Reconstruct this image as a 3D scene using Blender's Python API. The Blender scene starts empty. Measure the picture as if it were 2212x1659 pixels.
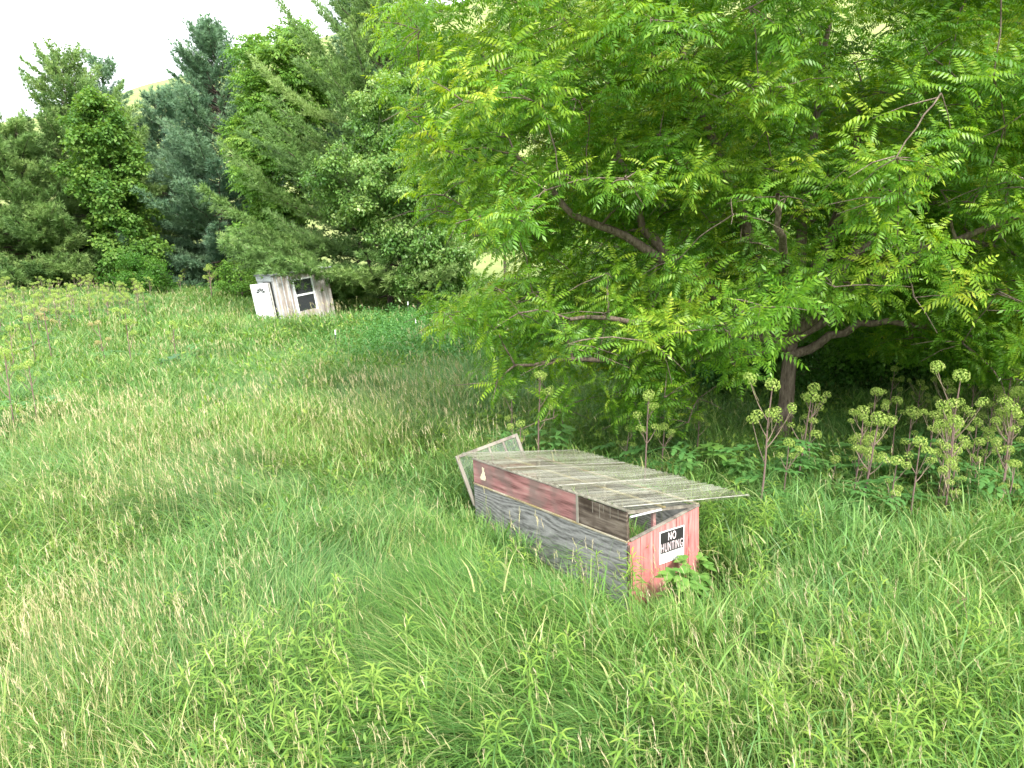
import bpy, bmesh, math, random
import numpy as np
from mathutils import Matrix, Vector

RNG = np.random.default_rng(7)
random.seed(7)
C = bpy.context.scene.collection
PI = math.pi
TH = math.radians(12.0)
CAMH = 4.2
FPX = 1536.0


def P(px, py, Y):
    """world point seen at reading (px, py) of the 2212-wide photograph, at forward distance Y"""
    xc, u = (px - 1106) / FPX, (830 - py) / FPX
    s = Y / (math.cos(TH) + u * math.sin(TH))
    return np.array([xc * s, Y, CAMH + s * (u * math.cos(TH) - math.sin(TH))])


# ------------------------------------------------------------------ helpers
def tag(o, label=None, cat=None, group=None, kind=None):
    if label: o['label'] = label
    if cat: o['category'] = cat
    if group: o['group'] = group
    if kind: o['kind'] = kind
    return o


def empty(name, loc, rz=0.0):
    o = bpy.data.objects.new(name, None)
    o.empty_display_size = 0.2
    o.location = tuple(float(v) for v in loc)
    o.rotation_euler = (0, 0, rz)
    C.objects.link(o)
    return o


def link(name, me, parent=None):
    o = bpy.data.objects.new(name, me)
    C.objects.link(o)
    if parent is not None: o.parent = parent
    return o


def mesh_arrays(name, v, f, mat, tint=None, smooth=False, extra=None):
    """triangle mesh from numpy arrays; tint is one float per vertex"""
    me = bpy.data.meshes.new(name)
    v = np.ascontiguousarray(v, dtype=np.float32); f = np.ascontiguousarray(f, dtype=np.int32)
    me.vertices.add(len(v)); me.vertices.foreach_set('co', v.ravel())
    me.loops.add(f.size); me.loops.foreach_set('vertex_index', f.ravel())
    me.polygons.add(len(f)); me.polygons.foreach_set('loop_start', np.arange(0, f.size, f.shape[1], dtype=np.int32))
    if smooth:
        me.polygons.foreach_set('use_smooth', np.ones(len(f), dtype=bool))
    if tint is not None:
        at = me.attributes.new('tint', 'FLOAT', 'POINT')
        at.data.foreach_set('value', np.ascontiguousarray(tint, dtype=np.float32))
    me.update()
    me.materials.append(mat)
    return me


class Soup:
    """collects triangle arrays"""
    def __init__(self): self.v, self.f, self.t, self.n = [], [], [], 0
    def add(self, v, f, t=None):
        v = np.asarray(v, float).reshape(-1, 3); f = np.asarray(f).reshape(-1, 3)
        self.v.append(v); self.f.append(f + self.n)
        self.t.append(np.full(len(v), .5) if t is None else (np.full(len(v), float(t)) if np.isscalar(t) else np.asarray(t, float)))
        self.n += len(v)
    def arrays(self): return np.vstack(self.v), np.vstack(self.f), np.concatenate(self.t)
    def mesh(self, name, mat, smooth=False):
        v, f, t = self.arrays(); return mesh_arrays(name, v, f, mat, t, smooth)


_T = np.random.default_rng(99).random((256, 256))
def vnoise(x, y, scale, seed=0):
    x = np.asarray(x, float) / scale + seed * 17.31; y = np.asarray(y, float) / scale + seed * 9.77
    xi, yi = np.floor(x).astype(int), np.floor(y).astype(int)
    fx, fy = x - xi, y - yi
    fx = fx * fx * (3 - 2 * fx); fy = fy * fy * (3 - 2 * fy)
    g = lambda a, b: _T[a % 256, b % 256]
    return (g(xi, yi) * (1 - fx) + g(xi + 1, yi) * fx) * (1 - fy) + (g(xi, yi + 1) * (1 - fx) + g(xi + 1, yi + 1) * fx) * fy


def smooth(a, b, x):
    t = np.clip((x - a) / (b - a), 0, 1); return t * t * (3 - 2 * t)


# ------------------------------------------------------------------ terrain height
_az = np.radians([-180, -60, -34, -26, -17, -7.4, 10, 40, 180]); _el = np.array([.05, .08, .105, .168, .215, .265, .32, .33, .05])
def ground_z(x, y):
    x = np.asarray(x, float); y = np.asarray(y, float)
    r = np.hypot(x, y); az = np.arctan2(x, y)
    H = np.interp(az, _az, _el) * 190 + 4
    z = .22 * (vnoise(x, y, 7, 1) - .5) + .12 * (vnoise(x, y, 2.3, 2) - .5)
    z = z * smooth(300, 60, r)
    z = z + H * smooth(60, 190, r) * (1 + .05 * (vnoise(x, y, 40, 3) - .5))
    return z


# ------------------------------------------------------------------ materials
def nodes(name):
    m = bpy.data.materials.new(name); m.use_nodes = True
    nt = m.node_tree; nt.nodes.clear()
    return m, nt, nt.nodes, nt.links


def leaf_mat(name, ramp, trans=.38, rough=.45, spec=.25, patch=0.0, patch_col=(.1, .2, .05), patch_scale=.3, trans_tint=(1.15, 1.1, .55)):
    m, nt, N, L = nodes(name)
    out = N.new('ShaderNodeOutputMaterial')
    at = N.new('ShaderNodeAttribute'); at.attribute_name = 'tint'
    cr = N.new('ShaderNodeValToRGB'); L.new(at.outputs['Fac'], cr.inputs[0])
    e = cr.color_ramp.elements
    while len(e) < len(ramp): e.new(.5)
    for el, (p, c) in zip(e, ramp): el.position = p; el.color = (*c, 1)
    col = cr.outputs[0]
    if patch > 0:
        tc = N.new('ShaderNodeTexCoord')
        nz = N.new('ShaderNodeTexNoise'); nz.inputs['Scale'].default_value = patch_scale; nz.inputs['Detail'].default_value = 3
        L.new(tc.outputs['Object'], nz.inputs['Vector'])
        mr = N.new('ShaderNodeMapRange'); mr.inputs[1].default_value = .42; mr.inputs[2].default_value = .6; mr.inputs[4].default_value = patch
        L.new(nz.outputs['Fac'], mr.inputs[0])
        mx = N.new('ShaderNodeMix'); mx.data_type = 'RGBA'
        L.new(mr.outputs[0], mx.inputs['Factor']); L.new(col, mx.inputs['A']); mx.inputs['B'].default_value = (*patch_col, 1)
        col = mx.outputs['Result']
    bs = N.new('ShaderNodeBsdfPrincipled'); bs.inputs['Roughness'].default_value = rough
    bs.inputs['Specular IOR Level'].default_value = spec
    L.new(col, bs.inputs['Base Color'])
    tr = N.new('ShaderNodeBsdfTranslucent')
    mul = N.new('ShaderNodeMix'); mul.data_type = 'RGBA'; mul.blend_type = 'MULTIPLY'; mul.inputs['Factor'].default_value = 1
    L.new(col, mul.inputs['A']); mul.inputs['B'].default_value = (*trans_tint, 1)
    L.new(mul.outputs['Result'], tr.inputs['Color'])
    mx = N.new('ShaderNodeMixShader'); mx.inputs[0].default_value = trans
    L.new(bs.outputs[0], mx.inputs[1]); L.new(tr.outputs[0], mx.inputs[2])
    L.new(mx.outputs[0], out.inputs[0])
    return m


def wood_mat(name, stops, scale=(1, 1, 1), grain=14.0, rough=.85, knots=True, bump=.35, blotch=None, blotch_amt=.0, rings=5.0):
    """weathered timber: grain runs along the object's Y axis (scale stretches it)"""
    m, nt, N, L = nodes(name)
    out = N.new('ShaderNodeOutputMaterial'); bs = N.new('ShaderNodeBsdfPrincipled'); L.new(bs.outputs[0], out.inputs[0])
    tc = N.new('ShaderNodeTexCoord'); mp = N.new('ShaderNodeMapping'); mp.inputs['Scale'].default_value = scale
    L.new(tc.outputs['Object'], mp.inputs['Vector'])
    n0 = N.new('ShaderNodeTexNoise'); n0.inputs['Scale'].default_value = 1.6; n0.inputs['Detail'].default_value = 2
    L.new(mp.outputs[0], n0.inputs['Vector'])
    # cathedral grain: sine of a distorted field
    m1 = N.new('ShaderNodeMath'); m1.operation = 'MULTIPLY'; m1.inputs[1].default_value = grain * rings; L.new(n0.outputs['Fac'], m1.inputs[0])
    m2 = N.new('ShaderNodeMath'); m2.operation = 'SINE'; L.new(m1.outputs[0], m2.inputs[0])
    n1 = N.new('ShaderNodeTexNoise'); n1.inputs['Scale'].default_value = grain; n1.inputs['Detail'].default_value = 6; n1.inputs['Roughness'].default_value = .7
    L.new(mp.outputs[0], n1.inputs['Vector'])
    m3 = N.new('ShaderNodeMath'); m3.operation = 'MULTIPLY_ADD'; m3.inputs[1].default_value = .10; L.new(m2.outputs[0], m3.inputs[0]); L.new(n1.outputs['Fac'], m3.inputs[2])
    cr = N.new('ShaderNodeValToRGB'); L.new(m3.outputs[0], cr.inputs[0])
    e = cr.color_ramp.elements
    while len(e) < len(stops): e.new(.5)
    for el, (p, c) in zip(e, stops): el.position = p; el.color = (*c, 1)
    col = cr.outputs[0]
    if blotch:
        n2 = N.new('ShaderNodeTexNoise'); n2.inputs['Scale'].default_value = 2.6; n2.inputs['Detail'].default_value = 5
        L.new(tc.outputs['Object'], n2.inputs['Vector'])
        mr = N.new('ShaderNodeMapRange'); mr.inputs[1].default_value = .45; mr.inputs[2].default_value = .62; mr.inputs[4].default_value = blotch_amt
        L.new(n2.outputs['Fac'], mr.inputs[0])
        mx = N.new('ShaderNodeMix'); mx.data_type = 'RGBA'; L.new(mr.outputs[0], mx.inputs['Factor']); L.new(col, mx.inputs['A']); mx.inputs['B'].default_value = (*blotch, 1)
        col = mx.outputs['Result']
    L.new(col, bs.inputs['Base Color']); bs.inputs['Roughness'].default_value = rough; bs.inputs['Specular IOR Level'].default_value = .2
    bp = N.new('ShaderNodeBump'); bp.inputs['Strength'].default_value = bump; bp.inputs['Distance'].default_value = .01
    L.new(m3.outputs[0], bp.inputs['Height']); L.new(bp.outputs[0], bs.inputs['Normal'])
    return m


def plain_mat(name, col, rough=.6, var=.12, scale=9.0, metal=0.0, dirt=None, dirt_amt=0.0):
    m, nt, N, L = nodes(name)
    out = N.new('ShaderNodeOutputMaterial'); bs = N.new('ShaderNodeBsdfPrincipled'); L.new(bs.outputs[0], out.inputs[0])
    tc = N.new('ShaderNodeTexCoord'); nz = N.new('ShaderNodeTexNoise'); nz.inputs['Scale'].default_value = scale; nz.inputs['Detail'].default_value = 6
    L.new(tc.outputs['Object'], nz.inputs['Vector'])
    cr = N.new('ShaderNodeValToRGB'); L.new(nz.outputs['Fac'], cr.inputs[0])
    lo = dirt if dirt else tuple(c * (1 - var) for c in col)
    cr.color_ramp.elements[0].position = .3 if not dirt else .3 + dirt_amt * .2; cr.color_ramp.elements[1].position = .65 if not dirt else .32 + dirt_amt * .25
    cr.color_ramp.elements[0].color = (*lo, 1); cr.color_ramp.elements[1].color = (*[min(1, c * (1 + var)) for c in col], 1)
    L.new(cr.outputs[0], bs.inputs['Base Color']); bs.inputs['Roughness'].default_value = rough; bs.inputs['Metallic'].default_value = metal
    bs.inputs['Specular IOR Level'].default_value = .3
    return m


def bark_mat(name, a, b, scale=8.0):
    m, nt, N, L = nodes(name)
    out = N.new('ShaderNodeOutputMaterial'); bs = N.new('ShaderNodeBsdfPrincipled'); L.new(bs.outputs[0], out.inputs[0])
    tc = N.new('ShaderNodeTexCoord'); mp = N.new('ShaderNodeMapping'); mp.inputs['Scale'].default_value = (1, 1, .22)
    L.new(tc.outputs['Object'], mp.inputs['Vector'])
    nz = N.new('ShaderNodeTexNoise'); nz.inputs['Scale'].default_value = scale * 3; nz.inputs['Detail'].default_value = 7; nz.inputs['Roughness'].default_value = .65
    L.new(mp.outputs[0], nz.inputs['Vector'])
    cr = N.new('ShaderNodeValToRGB'); L.new(nz.outputs['Fac'], cr.inputs[0])
    cr.color_ramp.elements[0].position = .36; cr.color_ramp.elements[1].position = .66
    cr.color_ramp.elements[0].color = (*a, 1); cr.color_ramp.elements[1].color = (*b, 1)
    L.new(cr.outputs[0], bs.inputs['Base Color']); bs.inputs['Roughness'].default_value = .9; bs.inputs['Specular IOR Level'].default_value = .15
    bp = N.new('ShaderNodeBump'); bp.inputs['Strength'].default_value = .8; bp.inputs['Distance'].default_value = .03
    L.new(nz.outputs['Fac'], bp.inputs['Height']); L.new(bp.outputs[0], bs.inputs['Normal'])
    return m


M = {}
M['grass'] = leaf_mat('grass_blades', [(0, (.070, .170, .035)), (.35, (.112, .245, .045)), (.7, (.205, .35, .075)), (.9, (.34, .43, .12)), (1, (.46, .42, .22))],
                      trans=.35, rough=.42, spec=.32, patch=.4, patch_col=(.11, .25, .085), patch_scale=.35, trans_tint=(1.1, 1.1, .6))
M['seed'] = leaf_mat('seed_heads', [(0, (.22, .28, .09)), (.35, (.38, .37, .18)), (.7, (.50, .44, .26)), (1, (.62, .53, .36))], trans=.25, rough=.7, spec=.1, trans_tint=(1, 1, .8))
M['weed'] = leaf_mat('weed_leaves', [(0, (.085, .19, .035)), (.5, (.16, .30, .05)), (1, (.33, .43, .08))], trans=.4, rough=.45, spec=.25)
M['weed_stem'] = leaf_mat('weed_stem', [(0, (.12, .22, .05)), (1, (.2, .3, .07))], trans=.1)
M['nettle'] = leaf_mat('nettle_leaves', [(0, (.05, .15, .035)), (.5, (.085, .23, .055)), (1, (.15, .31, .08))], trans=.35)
M['broad'] = leaf_mat('broad_leaves', [(0, (.06, .16, .04)), (.5, (.11, .26, .055)), (1, (.22, .38, .08))], trans=.4, rough=.5)
M['burdock'] = leaf_mat('burdock_leaves', [(0, (.035, .10, .045)), (1, (.07, .17, .07))], trans=.3, rough=.5)
M['angelica_leaf'] = leaf_mat('angelica_leaves', [(0, (.07, .19, .055)), (.5, (.11, .26, .07)), (1, (.17, .33, .09))], trans=.4)
M['umbel'] = leaf_mat('umbel_flowers', [(0, (.12, .21, .05)), (.4, (.27, .40, .08)), (.8, (.41, .51, .14)), (1, (.52, .58, .21))], trans=.3, rough=.7, spec=.1, trans_tint=(1.05, 1.05, .7))
M['umbel_brown'] = leaf_mat('umbel_seed', [(0, (.20, .17, .08)), (.5, (.38, .34, .15)), (1, (.52, .46, .24))], trans=.25, rough=.8, spec=.1)
M['angelica_stem'] = leaf_mat('angelica_stem', [(0, (.16, .10, .10)), (.5, (.22, .15, .13)), (1, (.28, .26, .14))], trans=.05, rough=.5)
M['dry'] = leaf_mat('dry_stalk', [(0, (.20, .13, .09)), (1, (.36, .27, .19))], trans=.05, rough=.8)
M['walnut'] = leaf_mat('walnut_leaves', [(0, (.065, .18, .016)), (.45, (.115, .275, .022)), (.75, (.24, .40, .03)), (1, (.46, .53, .06))], trans=.45, rough=.38, spec=.35, trans_tint=(1.2, 1.15, .35))
M['maple'] = leaf_mat('maple_leaves', [(0, (.06, .155, .03)), (.5, (.125, .255, .045)), (1, (.24, .36, .07))], trans=.42)
M['hickory'] = leaf_mat('hickory_leaves', [(0, (.075, .19, .03)), (.5, (.14, .29, .045)), (1, (.26, .40, .075))], trans=.42)
M['aspen'] = leaf_mat('birch_leaves', [(0, (.085, .20, .045)), (.5, (.17, .32, .075)), (1, (.36, .48, .16))], trans=.42, rough=.35, spec=.4)
M['pale_tree'] = leaf_mat('pale_leaves', [(0, (.12, .23, .06)), (.5, (.20, .33, .09)), (1, (.32, .43, .14))], trans=.4)
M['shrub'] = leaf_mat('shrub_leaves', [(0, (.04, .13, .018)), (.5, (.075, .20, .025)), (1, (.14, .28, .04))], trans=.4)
M['pine_blue'] = leaf_mat('pine_needles_blue', [(0, (.07, .145, .085)), (.5, (.14, .25, .145)), (1, (.25, .38, .21))], trans=.2, rough=.5, spec=.3, trans_tint=(1, 1.05, .8))
M['pine_green'] = leaf_mat('pine_needles_green', [(0, (.08, .16, .05)), (.5, (.17, .29, .085)), (1, (.31, .43, .14))], trans=.22, rough=.5, spec=.3, trans_tint=(1.05, 1.05, .7))
M['bark'] = bark_mat('walnut_bark', (.095, .070, .055), (.29, .225, .18), 7)
M['bark_pine'] = bark_mat('pine_bark', (.05, .038, .032), (.15, .115, .095), 5)
M['bark_pale'] = bark_mat('pale_bark', (.10, .085, .065), (.26, .23, .19), 6)

M['gray_wood'] = wood_mat('weathered_gray_board', [(.28, (.085, .082, .078)), (.40, (.155, .151, .144)), (.52, (.235, .23, .22)), (.75, (.36, .35, .335))],
                          scale=(1, .16, 1), grain=42, bump=.4, rings=5)
M['brown_wood'] = wood_mat('dark_bare_board', [(.28, (.03, .022, .018)), (.45, (.085, .063, .05)), (.6, (.16, .125, .10)), (.8, (.27, .23, .19))], scale=(1, .1, 1), grain=22, rings=5, blotch=(.035, .022, .015), blotch_amt=.8)
M['red_fascia'] = wood_mat('faded_red_board', [(.28, (.13, .06, .055)), (.42, (.27, .125, .12)), (.58, (.38, .18, .17)), (.8, (.44, .30, .27))], scale=(1, .1, 1), grain=20, rings=4, blotch=(.19, .14, .125), blotch_amt=.75)
M['red_wall'] = wood_mat('red_painted_siding', [(.26, (.22, .07, .065)), (.38, (.46, .14, .13)), (.60, (.54, .19, .18)), (.8, (.60, .32, .29))], scale=(1, 1, .12), grain=22, rings=6, rough=.8, bump=.35, blotch=(.40, .24, .21), blotch_amt=.45)
M['trim'] = wood_mat('lichened_trim', [(.3, (.16, .12, .07)), (.5, (.33, .28, .19)), (.7, (.46, .42, .34))], scale=(1, .2, 1), grain=10, blotch=(.30, .22, .07), blotch_amt=.6)
M['pale_trim'] = wood_mat('pale_weathered_timber', [(.3, (.10, .088, .075)), (.5, (.21, .185, .155)), (.75, (.31, .285, .24))], scale=(1, .2, .5), grain=10, rings=3)
M['soil'] = plain_mat('dry_bedding', (.20, .13, .09), .95, .4, 12)
M['sign_white'] = plain_mat('sign_white', (.80, .80, .80), .4, .05, 5)
M['sign_black'] = plain_mat('sign_black', (.028, .026, .027), .4, .2, 9)
M['sign_letter'] = plain_mat('sign_lettering', (.80, .66, .68), .5, .08, 25)
M['cream'] = plain_mat('cream_paint', (.68, .60, .44), .7, .12, 12)
M['white_door'] = plain_mat('white_door_paint', (.80, .80, .82), .4, .03, 3)
M['door_edge'] = plain_mat('door_edge_wood', (.50, .48, .44), .8, .2, 6)
M['coop_wood'] = wood_mat('coop_gray_boards', [(.28, (.16, .13, .115)), (.42, (.27, .235, .21)), (.6, (.42, .39, .37)), (.8, (.58, .56, .54))], scale=(1.6, 1.6, .12), grain=6, rings=3, blotch=(.26, .20, .17), blotch_amt=.6)
M['coop_front'] = wood_mat('coop_front_boards', [(.3, (.30, .31, .33)), (.5, (.44, .45, .48)), (.75, (.6, .61, .64))], scale=(.3, .3, 2), grain=6, rings=2)
M['roof_felt'] = plain_mat('roof_felt', (.17, .17, .185), .9, .3, 6)
M['white_paint'] = plain_mat('white_window_paint', (.72, .72, .73), .5, .08, 6)
M['dark_inside'] = plain_mat('dark_interior_shade', (.03, .028, .026), .9, .3, 5)  # near-black: the shade inside the coop put into the colour
M['post_green'] = plain_mat('post_metal', (.09, .11, .08), .6, .3, 12, .3)
M['post_white'] = plain_mat('post_white_tip', (.80, .80, .80), .5, .05, 12)


def glass_mat(name, tint=(.04, .045, .05), clear=.5, rough=.08):
    m, nt, N, L = nodes(name)
    out = N.new('ShaderNodeOutputMaterial'); bs = N.new('ShaderNodeBsdfPrincipled')
    bs.inputs['Base Color'].default_value = (*tint, 1); bs.inputs['Roughness'].default_value = rough; bs.inputs['Specular IOR Level'].default_value = .5
    tr = N.new('ShaderNodeBsdfTransparent'); mx = N.new('ShaderNodeMixShader'); mx.inputs[0].default_value = clear
    L.new(bs.outputs[0], mx.inputs[1]); L.new(tr.outputs[0], mx.inputs[2]); L.new(mx.outputs[0], out.inputs[0])
    return m
M['dark_glass'] = glass_mat('dark_window_glass', (.035, .037, .042), .1, .1)
M['sash_glass'] = glass_mat('sash_glass', (.40, .46, .42), .90, .1)


def poly_mat():
    m, nt, N, L = nodes('clear_corrugated_plastic')
    out = N.new('ShaderNodeOutputMaterial'); bs = N.new('ShaderNodeBsdfPrincipled')
    tc = N.new('ShaderNodeTexCoord'); mp = N.new('ShaderNodeMapping'); mp.inputs['Scale'].default_value = (.45, 11, 1)
    L.new(tc.outputs['Object'], mp.inputs['Vector'])
    nz = N.new('ShaderNodeTexNoise'); nz.inputs['Scale'].default_value = 1.6; nz.inputs['Detail'].default_value = 5; nz.inputs['Roughness'].default_value = .65
    L.new(mp.outputs[0], nz.inputs['Vector'])
    cr = N.new('ShaderNodeValToRGB'); L.new(nz.outputs['Fac'], cr.inputs[0])
    cr.color_ramp.elements[0].position = .32; cr.color_ramp.elements[1].position = .7
    cr.color_ramp.elements[0].color = (.20, .165, .12, 1); cr.color_ramp.elements[1].color = (.50, .50, .43, 1)
    L.new(cr.outputs[0], bs.inputs['Base Color']); bs.inputs['Roughness'].default_value = .28; bs.inputs['Specular IOR Level'].default_value = .55
    tr = N.new('ShaderNodeBsdfTransparent'); tr.inputs[0].default_value = (.93, .95, .92, 1)
    mr = N.new('ShaderNodeMapRange'); mr.inputs[1].default_value = .3; mr.inputs[2].default_value = .72; mr.inputs[3].default_value = .90; mr.inputs[4].default_value = .62
    L.new(nz.outputs['Fac'], mr.inputs[0])
    mx = N.new('ShaderNodeMixShader'); L.new(mr.outputs[0], mx.inputs[0])
    L.new(bs.outputs[0], mx.inputs[1]); L.new(tr.outputs[0], mx.inputs[2]); L.new(mx.outputs[0], out.inputs[0])
    return m
M['poly'] = poly_mat()
M['strip'] = plain_mat('sheen_strip_plastic', (.31, .30, .26), .5, .4, 14)  # pale tone imitating the bright bands along the roof sheets


def ground_material():
    m, nt, N, L = nodes('meadow_soil_and_hill_grass')
    out = N.new('ShaderNodeOutputMaterial'); bs = N.new('ShaderNodeBsdfPrincipled'); L.new(bs.outputs[0], out.inputs[0])
    tc = N.new('ShaderNodeTexCoord')
    nz = N.new('ShaderNodeTexNoise'); nz.inputs['Scale'].default_value = 3.5; nz.inputs['Detail'].default_value = 8
    L.new(tc.outputs['Object'], nz.inputs['Vector'])
    cr = N.new('ShaderNodeValToRGB'); L.new(nz.outputs['Fac'], cr.inputs[0])
    cr.color_ramp.elements[0].position = .35; cr.color_ramp.elements[1].position = .65
    cr.color_ramp.elements[0].color = (.045, .075, .02, 1); cr.color_ramp.elements[1].color = (.085, .14, .035, 1)
    mp = N.new('ShaderNodeMapping'); mp.inputs['Scale'].default_value = (.5, .5, 1.6); L.new(tc.outputs['Object'], mp.inputs['Vector'])
    n2 = N.new('ShaderNodeTexNoise'); n2.inputs['Scale'].default_value = .35; n2.inputs['Detail'].default_value = 9; n2.inputs['Roughness'].default_value = .7
    L.new(mp.outputs[0], n2.inputs['Vector'])
    c2 = N.new('ShaderNodeValToRGB'); L.new(n2.outputs['Fac'], c2.inputs[0])
    c2.color_ramp.elements[0].position = .35; c2.color_ramp.elements[1].position = .65
    c2.color_ramp.elements[0].color = (.17, .23, .07, 1); c2.color_ramp.elements[1].color = (.30, .33, .13, 1)
    ln = N.new('ShaderNodeVectorMath'); ln.operation = 'LENGTH'; L.new(tc.outputs['Object'], ln.inputs[0])
    mr = N.new('ShaderNodeMapRange'); mr.inputs[1].default_value = 58; mr.inputs[2].default_value = 75; L.new(ln.outputs['Value'], mr.inputs[0])
    mx = N.new('ShaderNodeMix'); mx.data_type = 'RGBA'; L.new(mr.outputs[0], mx.inputs['Factor']); L.new(cr.outputs[0], mx.inputs['A']); L.new(c2.outputs[0], mx.inputs['B'])
    L.new(mx.outputs['Result'], bs.inputs['Base Color']); bs.inputs['Roughness'].default_value = .95; bs.inputs['Specular IOR Level'].default_value = .1
    bp = N.new('ShaderNodeBump'); bp.inputs['Strength'].default_value = .7; bp.inputs['Distance'].default_value = .4
    L.new(n2.outputs['Fac'], bp.inputs['Height']); L.new(bp.outputs[0], bs.inputs['Normal'])
    return m
M['ground'] = ground_material()

# ------------------------------------------------------------------ ground
gx = np.concatenate([np.linspace(-700, -90, 26)[:-1], np.linspace(-90, -40, 20)[:-1], np.linspace(-40, 40, 121), np.linspace(40, 90, 20)[1:], np.linspace(90, 700, 26)[1:]])
gy = np.concatenate([np.linspace(-120, -4, 12)[:-1], np.linspace(-4, 60, 110), np.linspace(60, 210, 60)[1:], np.linspace(210, 900, 20)[1:]])
X, Y = np.meshgrid(gx, gy, indexing='xy')
Z = ground_z(X, Y)
nx, ny = len(gx), len(gy)
idx = np.arange(nx * ny).reshape(ny, nx)
quads = np.stack([idx[:-1, :-1], idx[:-1, 1:], idx[1:, 1:], idx[1:, :-1]], -1).reshape(-1, 4)
gme = mesh_arrays('ground', np.stack([X, Y, Z], -1).reshape(-1, 3), quads, M['ground'], smooth=True)
tag(link('ground', gme), kind='structure')

# ------------------------------------------------------------------ cold frame placement (needed for the grass mask)
CF_A = np.array([1.335, 7.482, 0.0]); CF_YAW = math.radians(125.9)
CF_D = np.array([math.cos(CF_YAW), math.sin(CF_YAW)]); CF_S = np.array([CF_D[1], -CF_D[0]])
def cf_local(x, y):
    rx, ry = x - CF_A[0], y - CF_A[1]
    return rx * CF_S[0] + ry * CF_S[1], rx * CF_D[0] + ry * CF_D[1]      # b (short), a (long)
COOP = np.array([P(604, 640, 32.0)[0], 32.0]); COOP_RZ = math.radians(40)
# ------------------------------------------------------------------ grass
WALNUT = np.array([P(1690, 905, 14.3)[0], 14.3])


def blades(x, y, z, h, w, phi, a0, bend, tint, seg):
    n = len(x); V = np.zeros((n, 2 * seg + 1, 3)); T = np.repeat(tint[:, None], 2 * seg + 1, 1)
    dirx, diry = np.cos(phi), np.sin(phi)
    psi = phi + RNG.normal(0, .7, n); sx, sy = -np.sin(psi), np.cos(psi)
    px, py, pz = x.copy(), y.copy(), z.copy()
    for k in range(seg + 1):
        ww = w * (1 - (k / seg) ** 2.2) * .5 + (w * .1 if k == 0 else 0)
        if k < seg:
            V[:, 2 * k, 0] = px - sx * ww; V[:, 2 * k, 1] = py - sy * ww; V[:, 2 * k, 2] = pz
            V[:, 2 * k + 1, 0] = px + sx * ww; V[:, 2 * k + 1, 1] = py + sy * ww; V[:, 2 * k + 1, 2] = pz
            al = a0 + bend * ((k + .5) / seg) ** 1.4
            st = h / seg
            px = px + st * np.sin(al) * dirx; py = py + st * np.sin(al) * diry; pz = pz + st * np.cos(al)
        else:
            V[:, 2 * k, 0] = px; V[:, 2 * k, 1] = py; V[:, 2 * k, 2] = pz
    F = []
    for k in range(seg - 1):
        F += [(2 * k, 2 * k + 1, 2 * k + 3), (2 * k, 2 * k + 3, 2 * k + 2)]
    k = seg - 1; F.append((2 * k, 2 * k + 1, 2 * k + 2))
    F = np.array(F)
    base = (np.arange(n) * (2 * seg + 1))[:, None, None]
    return V.reshape(-1, 3), (F[None] + base).reshape(-1, 3), T.ravel()


def grass_keep(x, y, b=None):
    """False inside the cold frame and the coop"""
    b_, a_ = cf_local(x, y)
    k = ~((b_ > -.03) & (b_ < 1.25) & (a_ > -.05) & (a_ < 3.28)) | ((b_ > .12) & (b_ < 1.08) & (a_ > .12) & (a_ < 3.0))
    u, v = x - COOP[0], y - COOP[1]
    lx, ly = u * math.cos(COOP_RZ) + v * math.sin(COOP_RZ), -u * math.sin(COOP_RZ) + v * math.cos(COOP_RZ)
    k &= ~((lx > -.1) & (lx < 2.75) & (ly > -.1) & (ly < 1.9))
    return k


def grass_limit(x, y):
    """height factor: grass kept low right in front of the sign wall and the near corner"""
    b_, a_ = cf_local(x, y)
    f = np.ones_like(x)
    d1 = np.hypot(np.maximum(np.abs(b_ - .45) - .55, 0), np.maximum(np.abs(a_ + .5) - .42, 0))
    f = np.minimum(f, .13 + .87 * smooth(.0, .6, d1))
    tt = np.clip(((-b_) * .47 + (-a_) * .65) / (.47 ** 2 + .65 ** 2), 0, 1)
    f = np.minimum(f, .2 + .8 * smooth(.15, .6, np.hypot(b_ + .47 * tt, a_ + .65 * tt)))
    d2 = np.hypot(np.maximum(np.abs(b_ + .35) - .3, 0), np.maximum(np.abs(a_ - .55) - .6, 0))
    f = np.minimum(f, .30 + .70 * smooth(.0, .55, d2))
    d3 = np.hypot(np.maximum(np.abs(b_ + .35) - .3, 0), np.maximum(np.abs(a_ - 2.2) - 1.1, 0))
    f = np.minimum(f, .62 + .38 * smooth(.0, .5, d3))
    d4 = np.hypot(np.maximum(np.abs(b_ - 1.6) - .6, 0), np.maximum(np.abs(a_ - 1.6) - 1.6, 0))   # under the roof overhang
    f = np.minimum(f, .55 + .45 * smooth(.0, .4, d4))
    f = np.where((b_ > 0) & (b_ < 1.22) & (a_ > 0) & (a_ < 3.2), .85, f)
    return f


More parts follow.
